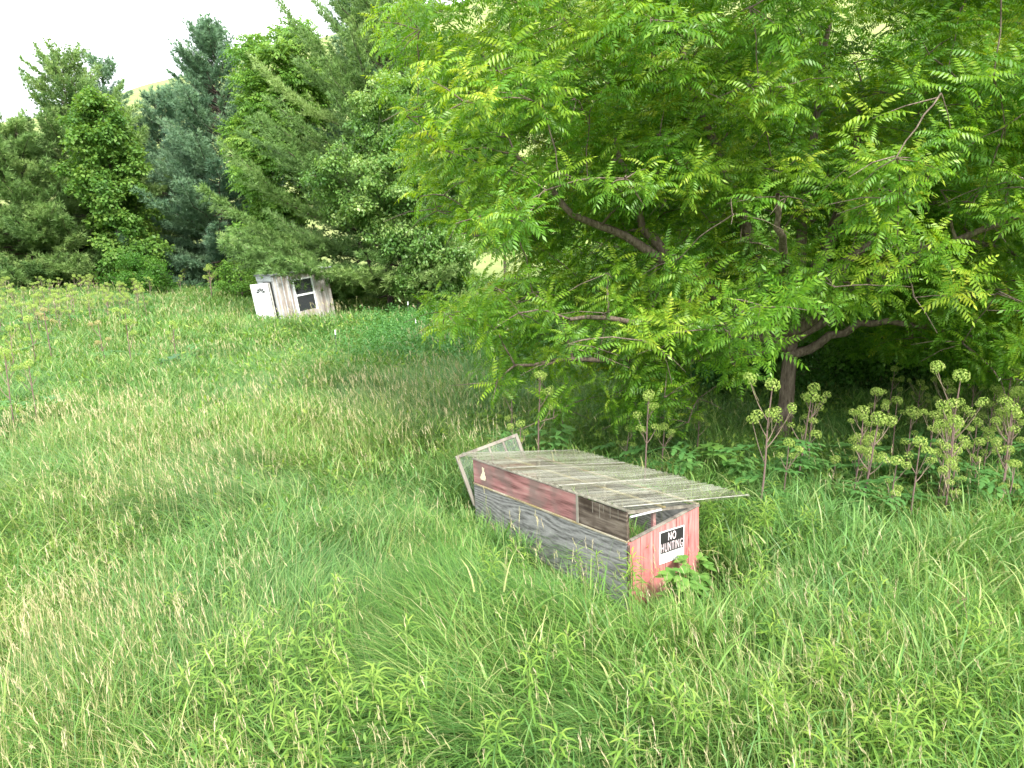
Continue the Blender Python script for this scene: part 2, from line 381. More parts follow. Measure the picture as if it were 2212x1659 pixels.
BINS = [(3.0, 5, 1900, 10, 4), (5, 7, 1700, 11, 4), (7, 10, 1250, 13, 4), (10, 14, 800, 16, 3), (14, 20, 480, 21, 3), (20, 30, 230, 30, 2), (30, 60, 95, 46, 2)]
gs = Soup(); hs = Soup()
for (y0, y1, dens, wmm, seg) in BINS:
    half0 = lambda yy: .76 * yy + 1.6
    area = (half0(y0) + half0(y1)) * (y1 - y0)
    n = int(area * dens)
    yy = y0 + (y1 - y0) * RNG.random(n)
    xx = (RNG.random(n) * 2 - 1) * half0(yy)
    # tussocks: gather most blades towards centres
    nt_ = int(area * (9 if y1 <= 14 else 3.2))
    cy = y0 - .3 + (y1 - y0 + .6) * RNG.random(nt_); cx = (RNG.random(nt_) * 2 - 1) * half0(cy)
    ch = RNG.uniform(.75, 1.25, nt_); cp = RNG.normal(0, .5, nt_); ct = RNG.normal(0, .16, nt_); cb = RNG.random(nt_)
    ti = RNG.integers(0, nt_, n); tuft = RNG.random(n) < .72
    spread = .15 if y1 <= 14 else .26
    ox, oy = RNG.normal(0, spread, n), RNG.normal(0, spread, n)
    xx = np.where(tuft, cx[ti] + ox, xx); yy = np.where(tuft, cy[ti] + oy, yy)
    keep = grass_keep(xx, yy) & (yy > 2.8)
    keep &= ~((xx > 6) & (yy > 34))                           # behind the walnut the hill starts bare
    xx, yy, ti, tuft, ox, oy = (q[keep] for q in (xx, yy, ti, tuft, ox, oy)); n = len(xx)
    n1, n4 = vnoise(xx, yy, 1.1, 4), vnoise(xx, yy, 4.5, 5)
    under = smooth(7.5, 4.0, np.hypot(xx - WALNUT[0] + .6, (yy - WALNUT[1]) * 1.1))
    pine = smooth(30, 42, yy) * (xx > -9.0)
    # zones of the meadow
    reed = np.exp(-(((xx - 3.4) / 2.2) ** 2 + ((yy - 7.2) / 2.6) ** 2)) + np.exp(-(((xx - 6.5) / 2.5) ** 2 + ((yy - 9.0) / 1.8) ** 2))
    sedge = np.exp(-(((xx - .1) / 1.7) ** 2 + ((yy - 5.6) / 1.8) ** 2)) + .8 * np.exp(-(((xx + 3.6) / 2.0) ** 2 + ((yy - 10.5) / 1.3) ** 2)) + .6 * smooth(.62, .8, vnoise(xx, yy, 3.0, 11))
    isreed = RNG.random(n) < np.clip(reed, 0, .65); issedge = (~isreed) & (RNG.random(n) < np.clip(sedge, 0, .85))
    h = (.52 + .26 * RNG.random(n)) * (.55 + .55 * n1 + .42 * n4)
    h = np.where(tuft, h * ch[ti], h)
    h = np.where(isreed, h * 1.12, h); h = np.where(issedge, h * 1.45, h)
    h *= (1 - .3 * under) * (1 - .35 * pine) * grass_limit(xx, yy)
    b_, a_ = cf_local(xx, yy); inside = (b_ > 0) & (b_ < 1.22) & (a_ > 0) & (a_ < 3.2); h = np.where(inside, np.minimum(h, .78), h)
    w = wmm / 1000 * RNG.uniform(.5, 1.1, n); w = np.where(isreed, w * 1.7, w); w = np.where(issedge, w * .8, w)
    wind = PI * .86 + 2.4 * (vnoise(xx, yy, 2.6, 6) - .5) * 2
    out_ = np.arctan2(oy, ox)
    mixo = np.where(issedge, .45, 1.3)[:]
    vx = np.cos(wind) + np.where(tuft, mixo * np.cos(out_), 0); vy = np.sin(wind) + np.where(tuft, mixo * np.sin(out_), 0)
    phi = np.arctan2(vy, vx) + RNG.normal(0, .42, n) * np.where(issedge, .6, 1.7)
    a0 = np.abs(RNG.normal(.16, .14, n)); bend = RNG.uniform(.25, 1.5, n)
    bend = np.where(isreed, RNG.uniform(.1, 1.0, n), bend)
    bend = np.where(issedge, RNG.uniform(1.1, 2.2, n), bend); a0 = np.where(issedge, a0 + .2, a0)
    tint = np.clip(RNG.normal(.46, .22, n) + .3 * (n4 - .5) + np.where(tuft, ct[ti], 0) - .18 * issedge, 0, .93)
    dry = RNG.random(n) < .05 * (1 + 1.5 * (xx < -1))
    tint = np.where(dry, RNG.uniform(.92, 1, n), tint)
    zz = ground_z(xx, yy) - .02
    # leaves borne on the stems: start part way up and arch over in any direction
    cl = (~issedge) & (RNG.random(n) < .5)
    zz = np.where(cl, zz + h * RNG.uniform(.25, .72, n), zz)
    h = np.where(cl, np.clip(h * RNG.uniform(.38, .68, n), .1, .5), h)
    phi = np.where(cl, RNG.uniform(0, 2 * PI, n), phi)
    a0 = np.where(cl, RNG.uniform(.25, .85, n), a0); bend = np.where(cl, RNG.uniform(.6, 1.9, n), bend); w = np.where(cl, w * 1.08, w)
    tint = np.where(cl, np.clip(tint + RNG.normal(.03, .1, n), 0, .95), tint)
    gs.add(*blades(xx, yy, zz, h, w, phi, a0, bend, tint, seg))
gme = gs.mesh('meadow_grass', M['grass'])
tag(link('meadow_grass', gme), kind='stuff', label='tall green meadow grass arching in tussocks over the whole field', cat='grass')


# seed heads: thin stalk and a feathery spike of overlapping spikelets
def seed_heads(n_try):
    s = Soup()
    yy = 3.4 * (46 / 3.4) ** RNG.random(n_try)
    xx = (RNG.random(n_try) * 2 - 1) * (.76 * yy + 1.2)
    dens = .1 + .9 * smooth(.5, .8, vnoise(xx, yy, 3.3, 8)) 
    dens *= np.where(xx < -.6 + .03 * yy, 1.0, .28)
    dens = np.maximum(dens, np.exp(-(((xx + 1.2) / 3.2) ** 2 + ((yy - 14.5) / 3.2) ** 2)))
    dens = np.maximum(dens, .9 * np.exp(-(((xx + 3.8) / 1.6) ** 2 + ((yy - 5.6) / 1.6) ** 2)))
    dens = np.maximum(dens, .8 * np.exp(-(((xx - 7.0) / 2.5) ** 2 + ((yy - 9.6) / 1.0) ** 2)))
    dens *= 1 - .9 * smooth(8, 5, np.hypot(xx - WALNUT[0], yy - WALNUT[1] - .5))
    dens *= 1 - .75 * np.exp(-(((xx - .2) / 1.6) ** 2 + ((yy - 5.2) / 1.4) ** 2))
    k = (RNG.random(n_try) < dens) & grass_keep(xx, yy) & ~((xx > 3) & (yy > 17))
    xx, yy = xx[k], yy[k]; n = len(xx)
    zz = ground_z(xx, yy)
    H = (.74 + .40 * RNG.random(n)) * (.7 + .3 * vnoise(xx, yy, 1.1, 4) + .3 * vnoise(xx, yy, 4.5, 5)) * np.maximum(grass_limit(xx, yy), .6)
    wide = np.clip(yy / 9, .8, 3.2)
    phi = PI * .9 + RNG.normal(0, .7, n); a = np.abs(RNG.normal(.2, .13, n))
    dirx, diry = np.cos(phi), np.sin(phi)
    V, F, T, base = [], [], [], 0
    tip = np.stack([xx + dirx * np.sin(a) * H, yy + diry * np.sin(a) * H, zz + np.cos(a) * H], 1)
    up = np.stack([dirx * np.sin(a * 1.6), diry * np.sin(a * 1.6), np.cos(a * 1.6)], 1)
    side = np.stack([np.cos(phi + 1.57 + .6), np.sin(phi + 1.57 + .6), 0 * phi], 1)
    side2 = np.cross(up, side)
    tint = np.clip(RNG.normal(.55, .25, n), 0, 1)
    # stalk
    w = (.0022 * wide)[:, None]
    root = np.stack([xx, yy, zz], 1)
    v = np.stack([root - side * w, root + side * w, tip + side * w * .6, tip - side * w * .6], 1)
    s.add(v.reshape(-1, 3), (np.array([[0, 1, 2], [0, 2, 3]])[None] + (np.arange(n) * 4)[:, None, None]).reshape(-1, 3), np.repeat(np.clip(tint - .35, 0, 1), 4))
    # spikelets
    Lh = .09 + .10 * RNG.random(n)
    for q in range(7):
        t = q / 7.0
        ang = RNG.uniform(0, 2 * PI, n)
        rad = (.006 + .014 * RNG.random(n)) * np.sin(PI * (.25 + .7 * (1 - t)))
        o = (side * np.cos(ang)[:, None] + side2 * np.sin(ang)[:, None])
        c0 = tip + up * (Lh * t * .8)[:, None]
        c1 = c0 + up * (Lh * .33)[:, None] + o * (rad * wide ** .5)[:, None]
        ww = (.0042 * wide * (1.25 - .7 * t))[:, None]
        pr = np.cross(up, o)
        mid = (c0 + c1) * .5 + o * (rad * .25)[:, None]
        v = np.stack([c0, mid + pr * ww, c1, mid - pr * ww], 1)
        s.add(v.reshape(-1, 3), (np.array([[0, 1, 2], [0, 2, 3]])[None] + (np.arange(n) * 4)[:, None, None]).reshape(-1, 3), np.repeat(np.clip(tint + RNG.normal(0, .1, n), 0, 1), 4))
    return s
tag(link('grass_seed_heads', seed_heads(30000).mesh('grass_seed_heads', M['seed'])), kind='stuff',
    label='tan feathery seed heads standing above the meadow grass', cat='grass')


# ------------------------------------------------------------------ tubes, leaves
def tube(s, pts, radii, k=6, t=.5):
    pts = np.asarray(pts, float); n = len(pts)
    tg = np.gradient(pts, axis=0); tg /= np.linalg.norm(tg, axis=1)[:, None] + 1e-9
    ref = np.array([0, 0, 1.]) if abs(tg[0][2]) < .9 else np.array([1., 0, 0])
    a = np.cross(tg, ref); a /= np.linalg.norm(a, axis=1)[:, None] + 1e-9; b = np.cross(tg, a)
    th = np.arange(k) * 2 * PI / k
    r = np.asarray(radii, float)[:, None, None]
    v = pts[:, None, :] + r * (a[:, None, :] * np.cos(th)[None, :, None] + b[:, None, :] * np.sin(th)[None, :, None])
    i = np.arange(n - 1)[:, None] * k; j = np.arange(k)[None, :]; j2 = (j + 1) % k
    f = np.concatenate([np.stack([i + j, i + j2, i + k + j2], -1).reshape(-1, 3), np.stack([i + j, i + k + j2, i + k + j], -1).reshape(-1, 3)])
    s.add(v.reshape(-1, 3), f, t)


def curve(p0, p1, sag=0.0, wob=.06, n=7, rng=RNG):
    p0, p1 = np.asarray(p0, float), np.asarray(p1, float)
    t = np.linspace(0, 1, n)[:, None]; L = np.linalg.norm(p1 - p0)
    p = p0 + (p1 - p0) * t
    p[:, 2] += sag * L * np.sin(PI * t[:, 0])
    w = np.cumsum(rng.normal(0, wob * L / n, (n, 3)), axis=0); w -= t * w[-1]
    return p + w


def batch(proto_v, proto_f, pos, R, scale, ptint, tints):
    """instances of one little triangle patch baked into arrays: R (n,3,3), pos (n,3)"""
    n, m = len(pos), len(proto_v)
    v = np.einsum('nij,mj->nmi', R, proto_v) * scale[:, None, None] + pos[:, None, :]
    f = proto_f[None] + (np.arange(n) * m)[:, None, None]
    t = np.clip(ptint[None, :] + tints[:, None], 0, 1)
    return v.reshape(-1, 3), f.reshape(-1, 3), t.ravel()


def frames(d, roll):
    """rotation matrices whose +X is d and whose Z is near up, rolled about X"""
    d = d / (np.linalg.norm(d, axis=1)[:, None] + 1e-9)
    up = np.zeros_like(d); up[:, 2] = 1; up[np.abs(d[:, 2]) > .97] = (1, 0, 0)
    y = np.cross(up, d); y /= np.linalg.norm(y, axis=1)[:, None] + 1e-9
    z = np.cross(d, y)
    c, s_ = np.cos(roll)[:, None], np.sin(roll)[:, None]
    y2, z2 = y * c + z * s_, z * c - y * s_
    return np.stack([d, y2, z2], axis=2)


def rand_dirs(n, rng=RNG):
    v = rng.normal(0, 1, (n, 3)); return v / np.linalg.norm(v, axis=1)[:, None]


# ---- compound (pinnate) leaf along +X, leaflets hanging on both sides
def pinnate(rng, L=1.0, pairs=8, droop=1.0, lw=.085, ll=.25):
    s = Soup()
    a = rng.uniform(.1, .45); pos = np.zeros(3); pts = []
    for k in range(pairs + 2):
        pts.append(pos.copy()); al = a - droop * (k / (pairs + 1)) * rng.uniform(.9, 1.2)
        pos = pos + np.array([math.cos(al), 0, math.sin(al)]) * L / (pairs + 1)
    pts = np.array(pts)
    tube(s, pts[::4], np.linspace(.008, .004, len(pts[::4])), 3, .55)
    for k in range(1, pairs + 1):
        p = pts[k]; sz = ll * (.72 + .28 * math.sin(PI * k / (pairs + 1))) * rng.uniform(.9, 1.1)
        tdir = (pts[k + 1] - pts[k - 1]); tdir /= np.linalg.norm(tdir)
        for sg in (-1, 1):
            d = tdir * rng.uniform(.3, .6) + np.array([0, sg * .85, 0]) + np.array([0, 0, -rng.uniform(.35, 1.0)])
            d /= np.linalg.norm(d)
            wv = tdir - d * tdir.dot(d); wv /= np.linalg.norm(wv)
            nrm = np.cross(d, wv)
            mid = p + d * sz * .42
            tip = p + d * sz + np.array([0, 0, -.10 * sz])
            w = lw * sz / ll * .5
            tt = .5 + rng.normal(0, .05)
            s.add([p, mid + wv * w - nrm * .15 * w, tip, mid - wv * w - nrm * .15 * w], [[0, 1, 2], [0, 2, 3]], [tt, tt, tt + .04, tt])
    p = pts[-1]; d = pts[-1] - pts[-2]; d /= np.linalg.norm(d); wv = np.array([0, 1., 0])
    s.add([p, p + d * ll * .4 + wv * lw * .5, p + d * ll, p + d * ll * .4 - wv * lw * .5], [[0, 1, 2], [0, 2, 3]], .6)
    return s


def spray_protos(rng, count=8, leaves=(6, 9), pairs=8, young=.3, lw=.085, ll=.25):
    out = []
    for _ in range(count):
        s = Soup(); n = rng.integers(*leaves); sh = rng.uniform(.18, .32)
        for k in range(n):
            q = k / (n - 1)
            v, f, t = pinnate(rng, pairs=pairs, droop=rng.uniform(.7, 1.35), lw=lw, ll=ll).arrays()
            L = (.62 + .38 * math.sin(PI * min(1, .25 + .75 * (1 - q)))) * (1 - .25 * q)
            el = -.2 + 1.0 * q + rng.normal(0, .12); az = k * 2.399 + rng.normal(0, .25)
            ce, se, ca, sa = math.cos(el), math.sin(el), math.cos(az), math.sin(az)
            Ry = np.array([[ce, 0, -se], [0, 1, 0], [se, 0, ce]]); Rz = np.array([[ca, -sa, 0], [sa, ca, 0], [0, 0, 1]])
            s.add((v * L) @ (Rz @ Ry).T + np.array([0, 0, sh * (q - .5)]), f, t + young * (q - .45))
        out.append(s.arrays())
    return out


# ---- simple leaf clusters
def leaf_cluster_protos(rng, count=6, n=14, r=.3, size=.1, wide=.62, droop=.5):
    out = []
    for _ in range(count):
        s = Soup()
        d = rand_dirs(n, rng); d[:, 2] = d[:, 2] * .7
        pos = d * (r * rng.random(n) ** .5)[:, None]
        for p, dd in zip(pos, d):
            ld = dd * .8 + rng.normal(0, .5, 3); ld[2] -= droop; ld /= np.linalg.norm(ld)
            wv = np.cross(ld, rng.normal(0, 1, 3) * .6 + np.array([0, 0, 1.])); wv /= np.linalg.norm(wv) + 1e-9
            z = size * rng.uniform(.75, 1.25); nr = np.cross(ld, wv)
            m = p + ld * z * .45; w = z * wide * .5
            t = .5 + rng.normal(0, .12) + .12 * dd[2]
            s.add([p, m + wv * w - nr * w * .25, p + ld * z, m - wv * w - nr * w * .25], [[0, 1, 2], [0, 2, 3]], t)
        out.append(s.arrays())
    return out


def place_protos(s, protos, pos, dirs, scale, tints, rng=RNG, roll=.35, align=False):
    which = rng.integers(0, len(protos), len(pos))
    for k, (pv, pf, pt) in enumerate(protos):
        m = which == k; c = int(m.sum())
        if not c: continue
        if align:
            R = frames(dirs[m], rng.normal(0, roll, c))
        else:     # Z axis leans towards dirs, random spin
            z = dirs[m]; z = z / np.linalg.norm(z, axis=1)[:, None]
            x = np.cross(z, rand_dirs(c, rng)); x /= np.linalg.norm(x, axis=1)[:, None]; y = np.cross(z, x)
            R = np.stack([x, y, z], axis=2)
        s.add(*batch(pv, pf, pos[m], R, scale[m], pt, tints[m]))


# ------------------------------------------------------------------ broadleaf tree from an envelope of boughs
def broadleaf(name, base, height, env, n_boughs, per_bough, protos, leaf_m, bark_m, trunk_r, rng, bough_r=.8, leaf_scale=1.0,
              limbs=None, fork=.25, lean=(0, 0), label='', cat='tree', group=None, tint_sd=.12, bough_flat=.55, up_bias=.9, shell=.5, keep=None, nodrape=False):
    """env: list of (cx, cy, cz, rx, ry, rz) ellipsoids relative to the base, boughs are spread through them"""
    root = empty(name, base); tag(root, label, cat, group)
    wood = Soup()
    top = np.array([lean[0], lean[1], height])
    tp = curve((0, 0, -.3), top, 0, .05, 12, rng)
    tr = trunk_r * np.clip(1.05 - np.linspace(0, 1, 12) * 1.0, .05, None); tr[0] *= 1.25
    tube(wood, tp, tr, 9)
    skel_p = [p for p in tp[int(12 * fork):]]; skel_r = [r for r in tr[int(12 * fork):]]
    for lp, r0, r1 in (limbs or []):
        lp = np.asarray(lp, float); t = np.linspace(0, 1, len(lp)); tt = np.linspace(0, 1, 14)
        # smooth the polyline
        q = np.stack([np.interp(tt, t, lp[:, i]) for i in range(3)], 1)
        for _ in range(2): q[1:-1] = (q[:-2] + 2 * q[1:-1] + q[2:]) / 4
        q[1:-1] += rng.normal(0, .03, (12, 3))
        rr = np.linspace(r0, r1, 14); tube(wood, q, rr, 7)
        skel_p += list(q[2:]); skel_r += list(rr[2:])
    # bough centres
    cs = []
    vol = np.array([(e[3] * e[4] * e[5]) ** .8 for e in env]); vol = vol / vol.sum()
    tries = 0
    mind = bough_r * .8
    while len(cs) < n_boughs and tries < 40000:
        tries += 1
        e = env[rng.choice(len(env), p=vol)]
        d = rand_dirs(1, rng)[0] * (shell + (1 - shell) * rng.random() ** .6)
        p = np.array([e[0] + d[0] * e[3], e[1] + d[1] * e[4], e[2] + d[2] * e[5]])
        if p[2] + base[2] < .6: continue
        if keep is not None and not keep(p + base): continue
        if cs and np.min(np.linalg.norm(np.array(cs) - p, axis=1)) < mind:
            if rng.random() < .85: continue
        cs.append(p)
    cs = np.array(cs)
    order = np.argsort(np.linalg.norm(cs - np.array([lean[0] * .4, lean[1] * .4, height * .4]), axis=1))
    sp, sd, ss, st = [], [], [], []
    for ci in order:
        c = cs[ci]
        S = np.array(skel_p); dd = np.linalg.norm(S - c, axis=1) + .8 * np.maximum(0, S[:, 2] - c[2])
        j = int(np.argmin(dd + .12 * np.linalg.norm(S - np.array([0, 0, height * .3]), axis=1)))
        a = S[j]; Lb = np.linalg.norm(c - a)
        if Lb > .15:
            r0 = min(skel_r[j] * .7, .012 + .016 * Lb); n = 6
            q = curve(a, c, .06, .09, n, rng); rr = np.linspace(r0, .012, n)
            tube(wood, q, rr, 5)
            skel_p += list(q[1:]); skel_r += list(rr[1:])
        outd = c - np.array([0, 0, height * .35]); outd = outd / (np.linalg.norm(outd) + 1e-6)
        m = int(per_bough * rng.uniform(.65, 1.35)); bt = rng.normal(0, tint_sd)
        loc = rand_dirs(m, rng) * (rng.random(m) ** .45)[:, None] * bough_r * rng.uniform(.8, 1.25)
        loc[:, 2] = loc[:, 2] * bough_flat
        # boughs dome over: outer sprays hang lower
        if not nodrape: loc[:, 2] -= .28 * (loc[:, 0] ** 2 + loc[:, 1] ** 2) / bough_r
        pp = c + loc
        dirs = np.tile(outd * .55, (m, 1)) + loc / bough_r * .5 + np.array([0, 0, up_bias]) + rng.normal(0, .18, (m, 3))
        sp.append(pp); sd.append(dirs); ss.append(leaf_scale * rng.uniform(.62, 1.22, m)); st.append(bt + rng.normal(0, .11, m))
        for p in pp[: max(2, m // 3)]:
            tube(wood, curve(c, p, .05, .06, 3, rng), [.011, .008, .004], 3)
    sp, sd, ss, st = np.vstack(sp), np.vstack(sd), np.concatenate(ss), np.concatenate(st)
    ok = sp[:, 2] + base[2] > .35
    if keep is not None: ok &= np.array([keep(p + base) for p in sp])
    crown = Soup(); place_protos(crown, protos, sp[ok], sd[ok], ss[ok], st[ok], rng)
    link('trunk', wood.mesh(name + '_trunk', bark_m, True), root)
    link('crown', crown.mesh(name + '_crown', leaf_m), root)
    return root


# ------------------------------------------------------------------ white pines
def needle_proto(rng, n=11, L=.19, w=.018):
    s = Soup()
    for k in range(n):
        d = rng.normal(0, .55, 3); d[0] = abs(d[0]) * .5 + .65; d[2] += .25; d /= np.linalg.norm(d)
        wv = np.cross(d, rng.normal(0, 1, 3)); wv /= np.linalg.norm(wv)
        l = L * rng.uniform(.7, 1.15); t = .5 + rng.normal(0, .12)
        s.add([wv * w * .5, -wv * w * .5, d * l], [[0, 1, 2]], [t, t, t + .1])
    return s.arrays()


def pine(name, base, height, spread, mat, rng, label, z0=.8, bias=(0, 0), spacing=.44, top_el=.9, low_el=-.02, tuft=.2, flat=.9, cut=None, profile=.6, extra=()):
    root = empty(name, base); tag(root, label, 'tree', 'white pines along the far edge of the meadow')
    wood = Soup(); ptr = curve((0, 0, -.3), (0, 0, height), 0, .012, 14, rng)
    tube(wood, ptr, np.linspace(.13 + .004 * height, .015, 14), 8)
    protos = [needle_proto(rng, w=.024) for _ in range(6)]
    tp, td, tt = [], [], []
    z = z0
    todo = list(extra)
    while z < height - .3 or todo:
        ex = todo.pop() if z >= height - .3 else None
        q = (ex[1] if ex else z) / height
        Lw = spread * (max(0.0, 1 - q) ** profile) * (.72 + .28 * min(1, q / .12)) + .35
        for b in range(1 if ex else rng.integers(4, 7)):
            az = rng.uniform(0, 2 * PI)
            L = Lw * rng.uniform(.55, 1.15) * (1 + bias[0] * math.cos(az) + bias[1] * math.sin(az))
            el = low_el + (top_el - low_el) * q ** 1.3 + rng.normal(0, .09)
            zz = z + rng.uniform(-.25, .25)
            if ex: az, zz, L, el = ex[0], ex[1], ex[2], -.13
            dx = np.array([math.cos(az), math.sin(az), 0])
            t = np.linspace(0, 1, 7)
            p = np.zeros((7, 3)); p += dx * (L * t * math.cos(el))[:, None]
            p[:, 2] = zz + L * t * math.sin(el) + L * (.16 * t ** 2.2 - .10 * np.sin(PI * t) * (1 - q))
            p[1:] += rng.normal(0, .02 * L, (6, 3)) * np.array([1, 1, .5])
            if cut is not None and not cut(p[-1] + base): continue
            tube(wood, p, np.linspace(.018 + .009 * L, .008, 7), 4)
            bt = rng.normal(0, .2)
            # side twigs, a flat fan
            ns = max(5, int(L / .125))
            for k in range(ns):
                u = .28 + .72 * (k + rng.random()) / ns
                pos = np.array([np.interp(u, t, p[:, i]) for i in range(3)])
                sg = 1 if k % 2 else -1
                ang = az + sg * rng.uniform(.5, 1.0)
                l2 = (.22 + .34 * L * (1 - u) ** .7 * u ** .3) * rng.uniform(.6, 1.2)
                d2 = np.array([math.cos(ang), math.sin(ang), math.tan(el) * .6 + rng.normal(.16, .16)])
                m = max(1, int(l2 / (tuft * .62)))
                for j in range(m):
                    w = (j + 1) / m
                    tp.append(pos + d2 * l2 * w + rng.normal(0, .03, 3)); td.append(d2 + np.array([0, 0, .25])); tt.append(bt)
            tp.append(p[-1]); td.append(p[-1] - p[-2]); tt.append(bt + .1)
        z += spacing * rng.uniform(.7, 1.3)
    for k in range(10):
        tp.append(np.array([0, 0, height - .08 * k]) + rng.normal(0, .05, 3)); td.append(np.array([rng.normal(0, .5), rng.normal(0, .5), 1.])); tt.append(0.)
    tp, td, tt = np.array(tp), np.array(td), np.array(tt)
    s = Soup(); place_protos(s, protos, tp, td + rng.normal(0, .15, td.shape), np.full(len(tp), tuft / .2 * 1.45) * rng.uniform(.8, 1.2, len(tp)), tt + rng.normal(0, .08, len(tp)), rng, roll=1.5, align=True)
    link('trunk', wood.mesh(name + '_trunk', M['bark_pine'], True), root)
    link('crown', s.mesh(name + '_crown', mat), root)
    return root


def at(px, py, Yd):
    p = P(px, py, Yd); return np.array([p[0], Yd, float(ground_z(p[0], Yd))])


def hgt(py, px, Yd): return P(px, py, Yd)[2]


def under(px, py, Yd):
    """ground point plumb below what is seen at (px, py)"""
    return at(px, py, Yd)


R_ = lambda s: np.random.default_rng(s)
pine('white_pine', under(140, 130, 55), hgt(128, 140, 55), 7.5, M['pine_green'], R_(1), 'white pine with a ragged double top behind the yellow-green maple', tuft=.26, spacing=.36)
pine('white_pine', under(20, 270, 52), hgt(262, 20, 52), 7.0, M['pine_green'], R_(2), 'yellowish-green pine with low layered boughs at the left edge of the photo', tuft=.27, top_el=.5, spacing=.34)
pine('white_pine', under(218, 150, 60), hgt(145, 218, 60), 5.0, M['pine_blue'], R_(3), 'thin-topped pine standing just behind the maple', tuft=.28)
pine('white_pine', under(462, 90, 55), hgt(66, 462, 55), 7.0, M['pine_blue'], R_(4), 'blue-green pine between the maple and the tall pinnate-leaved tree', tuft=.26, spacing=.34)
pine('white_pine', under(835, 400, 40), hgt(20, 790, 41) + .8, 8.6, M['pine_green'], R_(5), 'large pine whose low boughs droop over the old coop', tuft=.21, bias=(-.12, 0), spacing=.44, z0=1.2,
     extra=[(math.radians(252), 2.85, 8.3), (math.radians(246), 3.0, 8.8), (math.radians(249), 2.55, 8.0), (math.radians(240), 3.2, 9.0), (math.radians(258), 2.5, 7.8), (math.radians(264), 2.35, 7.2), (math.radians(272), 2.4, 6.6), (math.radians(282), 2.0, 6.0), (math.radians(233), 3.4, 9.2), (math.radians(224), 4.1, 9.0), (math.radians(294), 1.9, 5.5), (math.radians(306), 2.1, 5.5)])
pine('white_pine', under(775, 20, 50), hgt(-25, 775, 50), 7.0, M['pine_blue'], R_(6), 'tallest pine, its crown rising behind the pine at the coop', tuft=.25, z0=5)
pine('white_pine', under(345, 190, 62), hgt(215, 345, 62), 6.0, M['pine_blue'], R_(7), 'pine mostly hidden behind the maple and the blue-green pine', tuft=.3, spacing=.38)

prot_simple = leaf_cluster_protos(R_(20), 7, 18, .36, .20, .8, .35)
prot_small = leaf_cluster_protos(R_(21), 7, 18, .34, .15, .66, .7)
prot_tiny = leaf_cluster_protos(R_(22), 6, 20, .30, .10, .7, .3)
prot_spray = spray_protos(R_(23), 9, (6, 9), 7)
prot_spray_far = spray_protos(R_(24), 6, (6, 9), 4, lw=.15, ll=.32)
# coarser leaflets for the far pinnate tree
def fat(protos, k=1.0): return protos

b = under(240, 380, 50); h = hgt(192, 235, 50)
broadleaf('maple_tree', b, h - .5, [(-.3, 0, h * .74, 2.0, 2.0, h * .25), (.2, 0, h * .48, 2.6, 2.2, h * .20), (1.0, -.3, h * .2, 2.1, 1.8, h * .14), (-1.2, -.2, h * .6, 1.6, 1.5, h * .1)], 110, 22, prot_simple, M['maple'], M['bark_pine'], .2, R_(31), .85, 1.1,
          label='yellow-green maple standing among the dark pines at the left')
b = under(640, 300, 46); h = hgt(40, 560, 46)
broadleaf('hickory_tree', b, h - .6, [(-.5, 0, h * .80, 2.5, 2.6, h * .2), (-1.2, 0, h * .5, 2.2, 2.6, h * .25), (-1.5, -.3, h * .2, 2.0, 2.2, h * .18), (-2.2, -.3, h * .58, 1.4, 1.6, h * .14)], 165, 10, prot_spray_far, M['hickory'], M['bark_pine'], .22, R_(32), .95, .95,
          label='tall bright green tree with drooping pinnate leaves left of the coop pine')
b = under(900, 400, 35.5); h = hgt(150, 880, 35.5)
broadleaf('birch_tree', b, h - .4, [(-.3, 0, h * .80, 2.3, 2.0, h * .22), (-1.2, -.2, h * .56, 3.8, 2.4, h * .18), (.3, -.4, h * .34, 2.6, 2.0, h * .12), (.8, -.4, h * .18, 2.0, 1.6, h * .10)], 170, 32, prot_small, M['aspen'], M['bark_pale'], .14, R_(33), .75, 1.0,
          label='light green glossy-leaved tree in front of the coop pine')
b = at(1010, 600, 52); h = hgt(60, 1000, 52)
broadleaf('ash_tree', b, h, [(0, 0, h * .62, 3.2, 3, h * .36)], 130, 34, prot_simple, M['pale_tree'], M['bark_pale'], .2, R_(34), 1.0, 1.1,
          label='pale soft green tree between the birch and the walnut, farther back')
b = at(1090, 600, 29); h = hgt(330, 1090, 29)
broadleaf('young_walnut_tree', b, h, [(.3, 0, h * .72, 1.7, 1.5, h * .26)], 32, 6, prot_spray, M['walnut'], M['bark'], .09, R_(35), .7, .62,
          label='small thin-trunked young tree behind the left side of the walnut')
b = at(310, 595, 46)
broadleaf('shrub', b, 2.6, [(0, 0, 1.5, 1.9, 1.6, 1.4)], 26, 22, prot_tiny, M['shrub'], M['bark_pine'], .06, R_(36), .6, 1.1, label='dark green rounded shrub at the foot of the maple', cat='shrub')
b = at(520, 598, 43)
broadleaf('shrub', b, 2.2, [(0, 0, 1.3, 1.5, 1.3, 1.3)], 18, 20, prot_tiny, M['hickory'], M['bark_pine'], .05, R_(37), .55, 1.1, label='mid green shrub under the tall pinnate-leaved tree', cat='shrub')
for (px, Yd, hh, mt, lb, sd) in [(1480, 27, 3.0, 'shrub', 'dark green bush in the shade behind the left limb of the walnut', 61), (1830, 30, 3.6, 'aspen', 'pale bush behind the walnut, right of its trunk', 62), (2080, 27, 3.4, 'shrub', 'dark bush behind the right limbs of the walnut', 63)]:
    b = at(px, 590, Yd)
    broadleaf('shrub', b, hh, [(0, 0, hh * .6, 3.0, 1.8, hh * .55)], 40, 22, prot_tiny, M[mt], M['bark_pine'], .06, R_(sd), .65, 1.15, label=lb, cat='shrub')
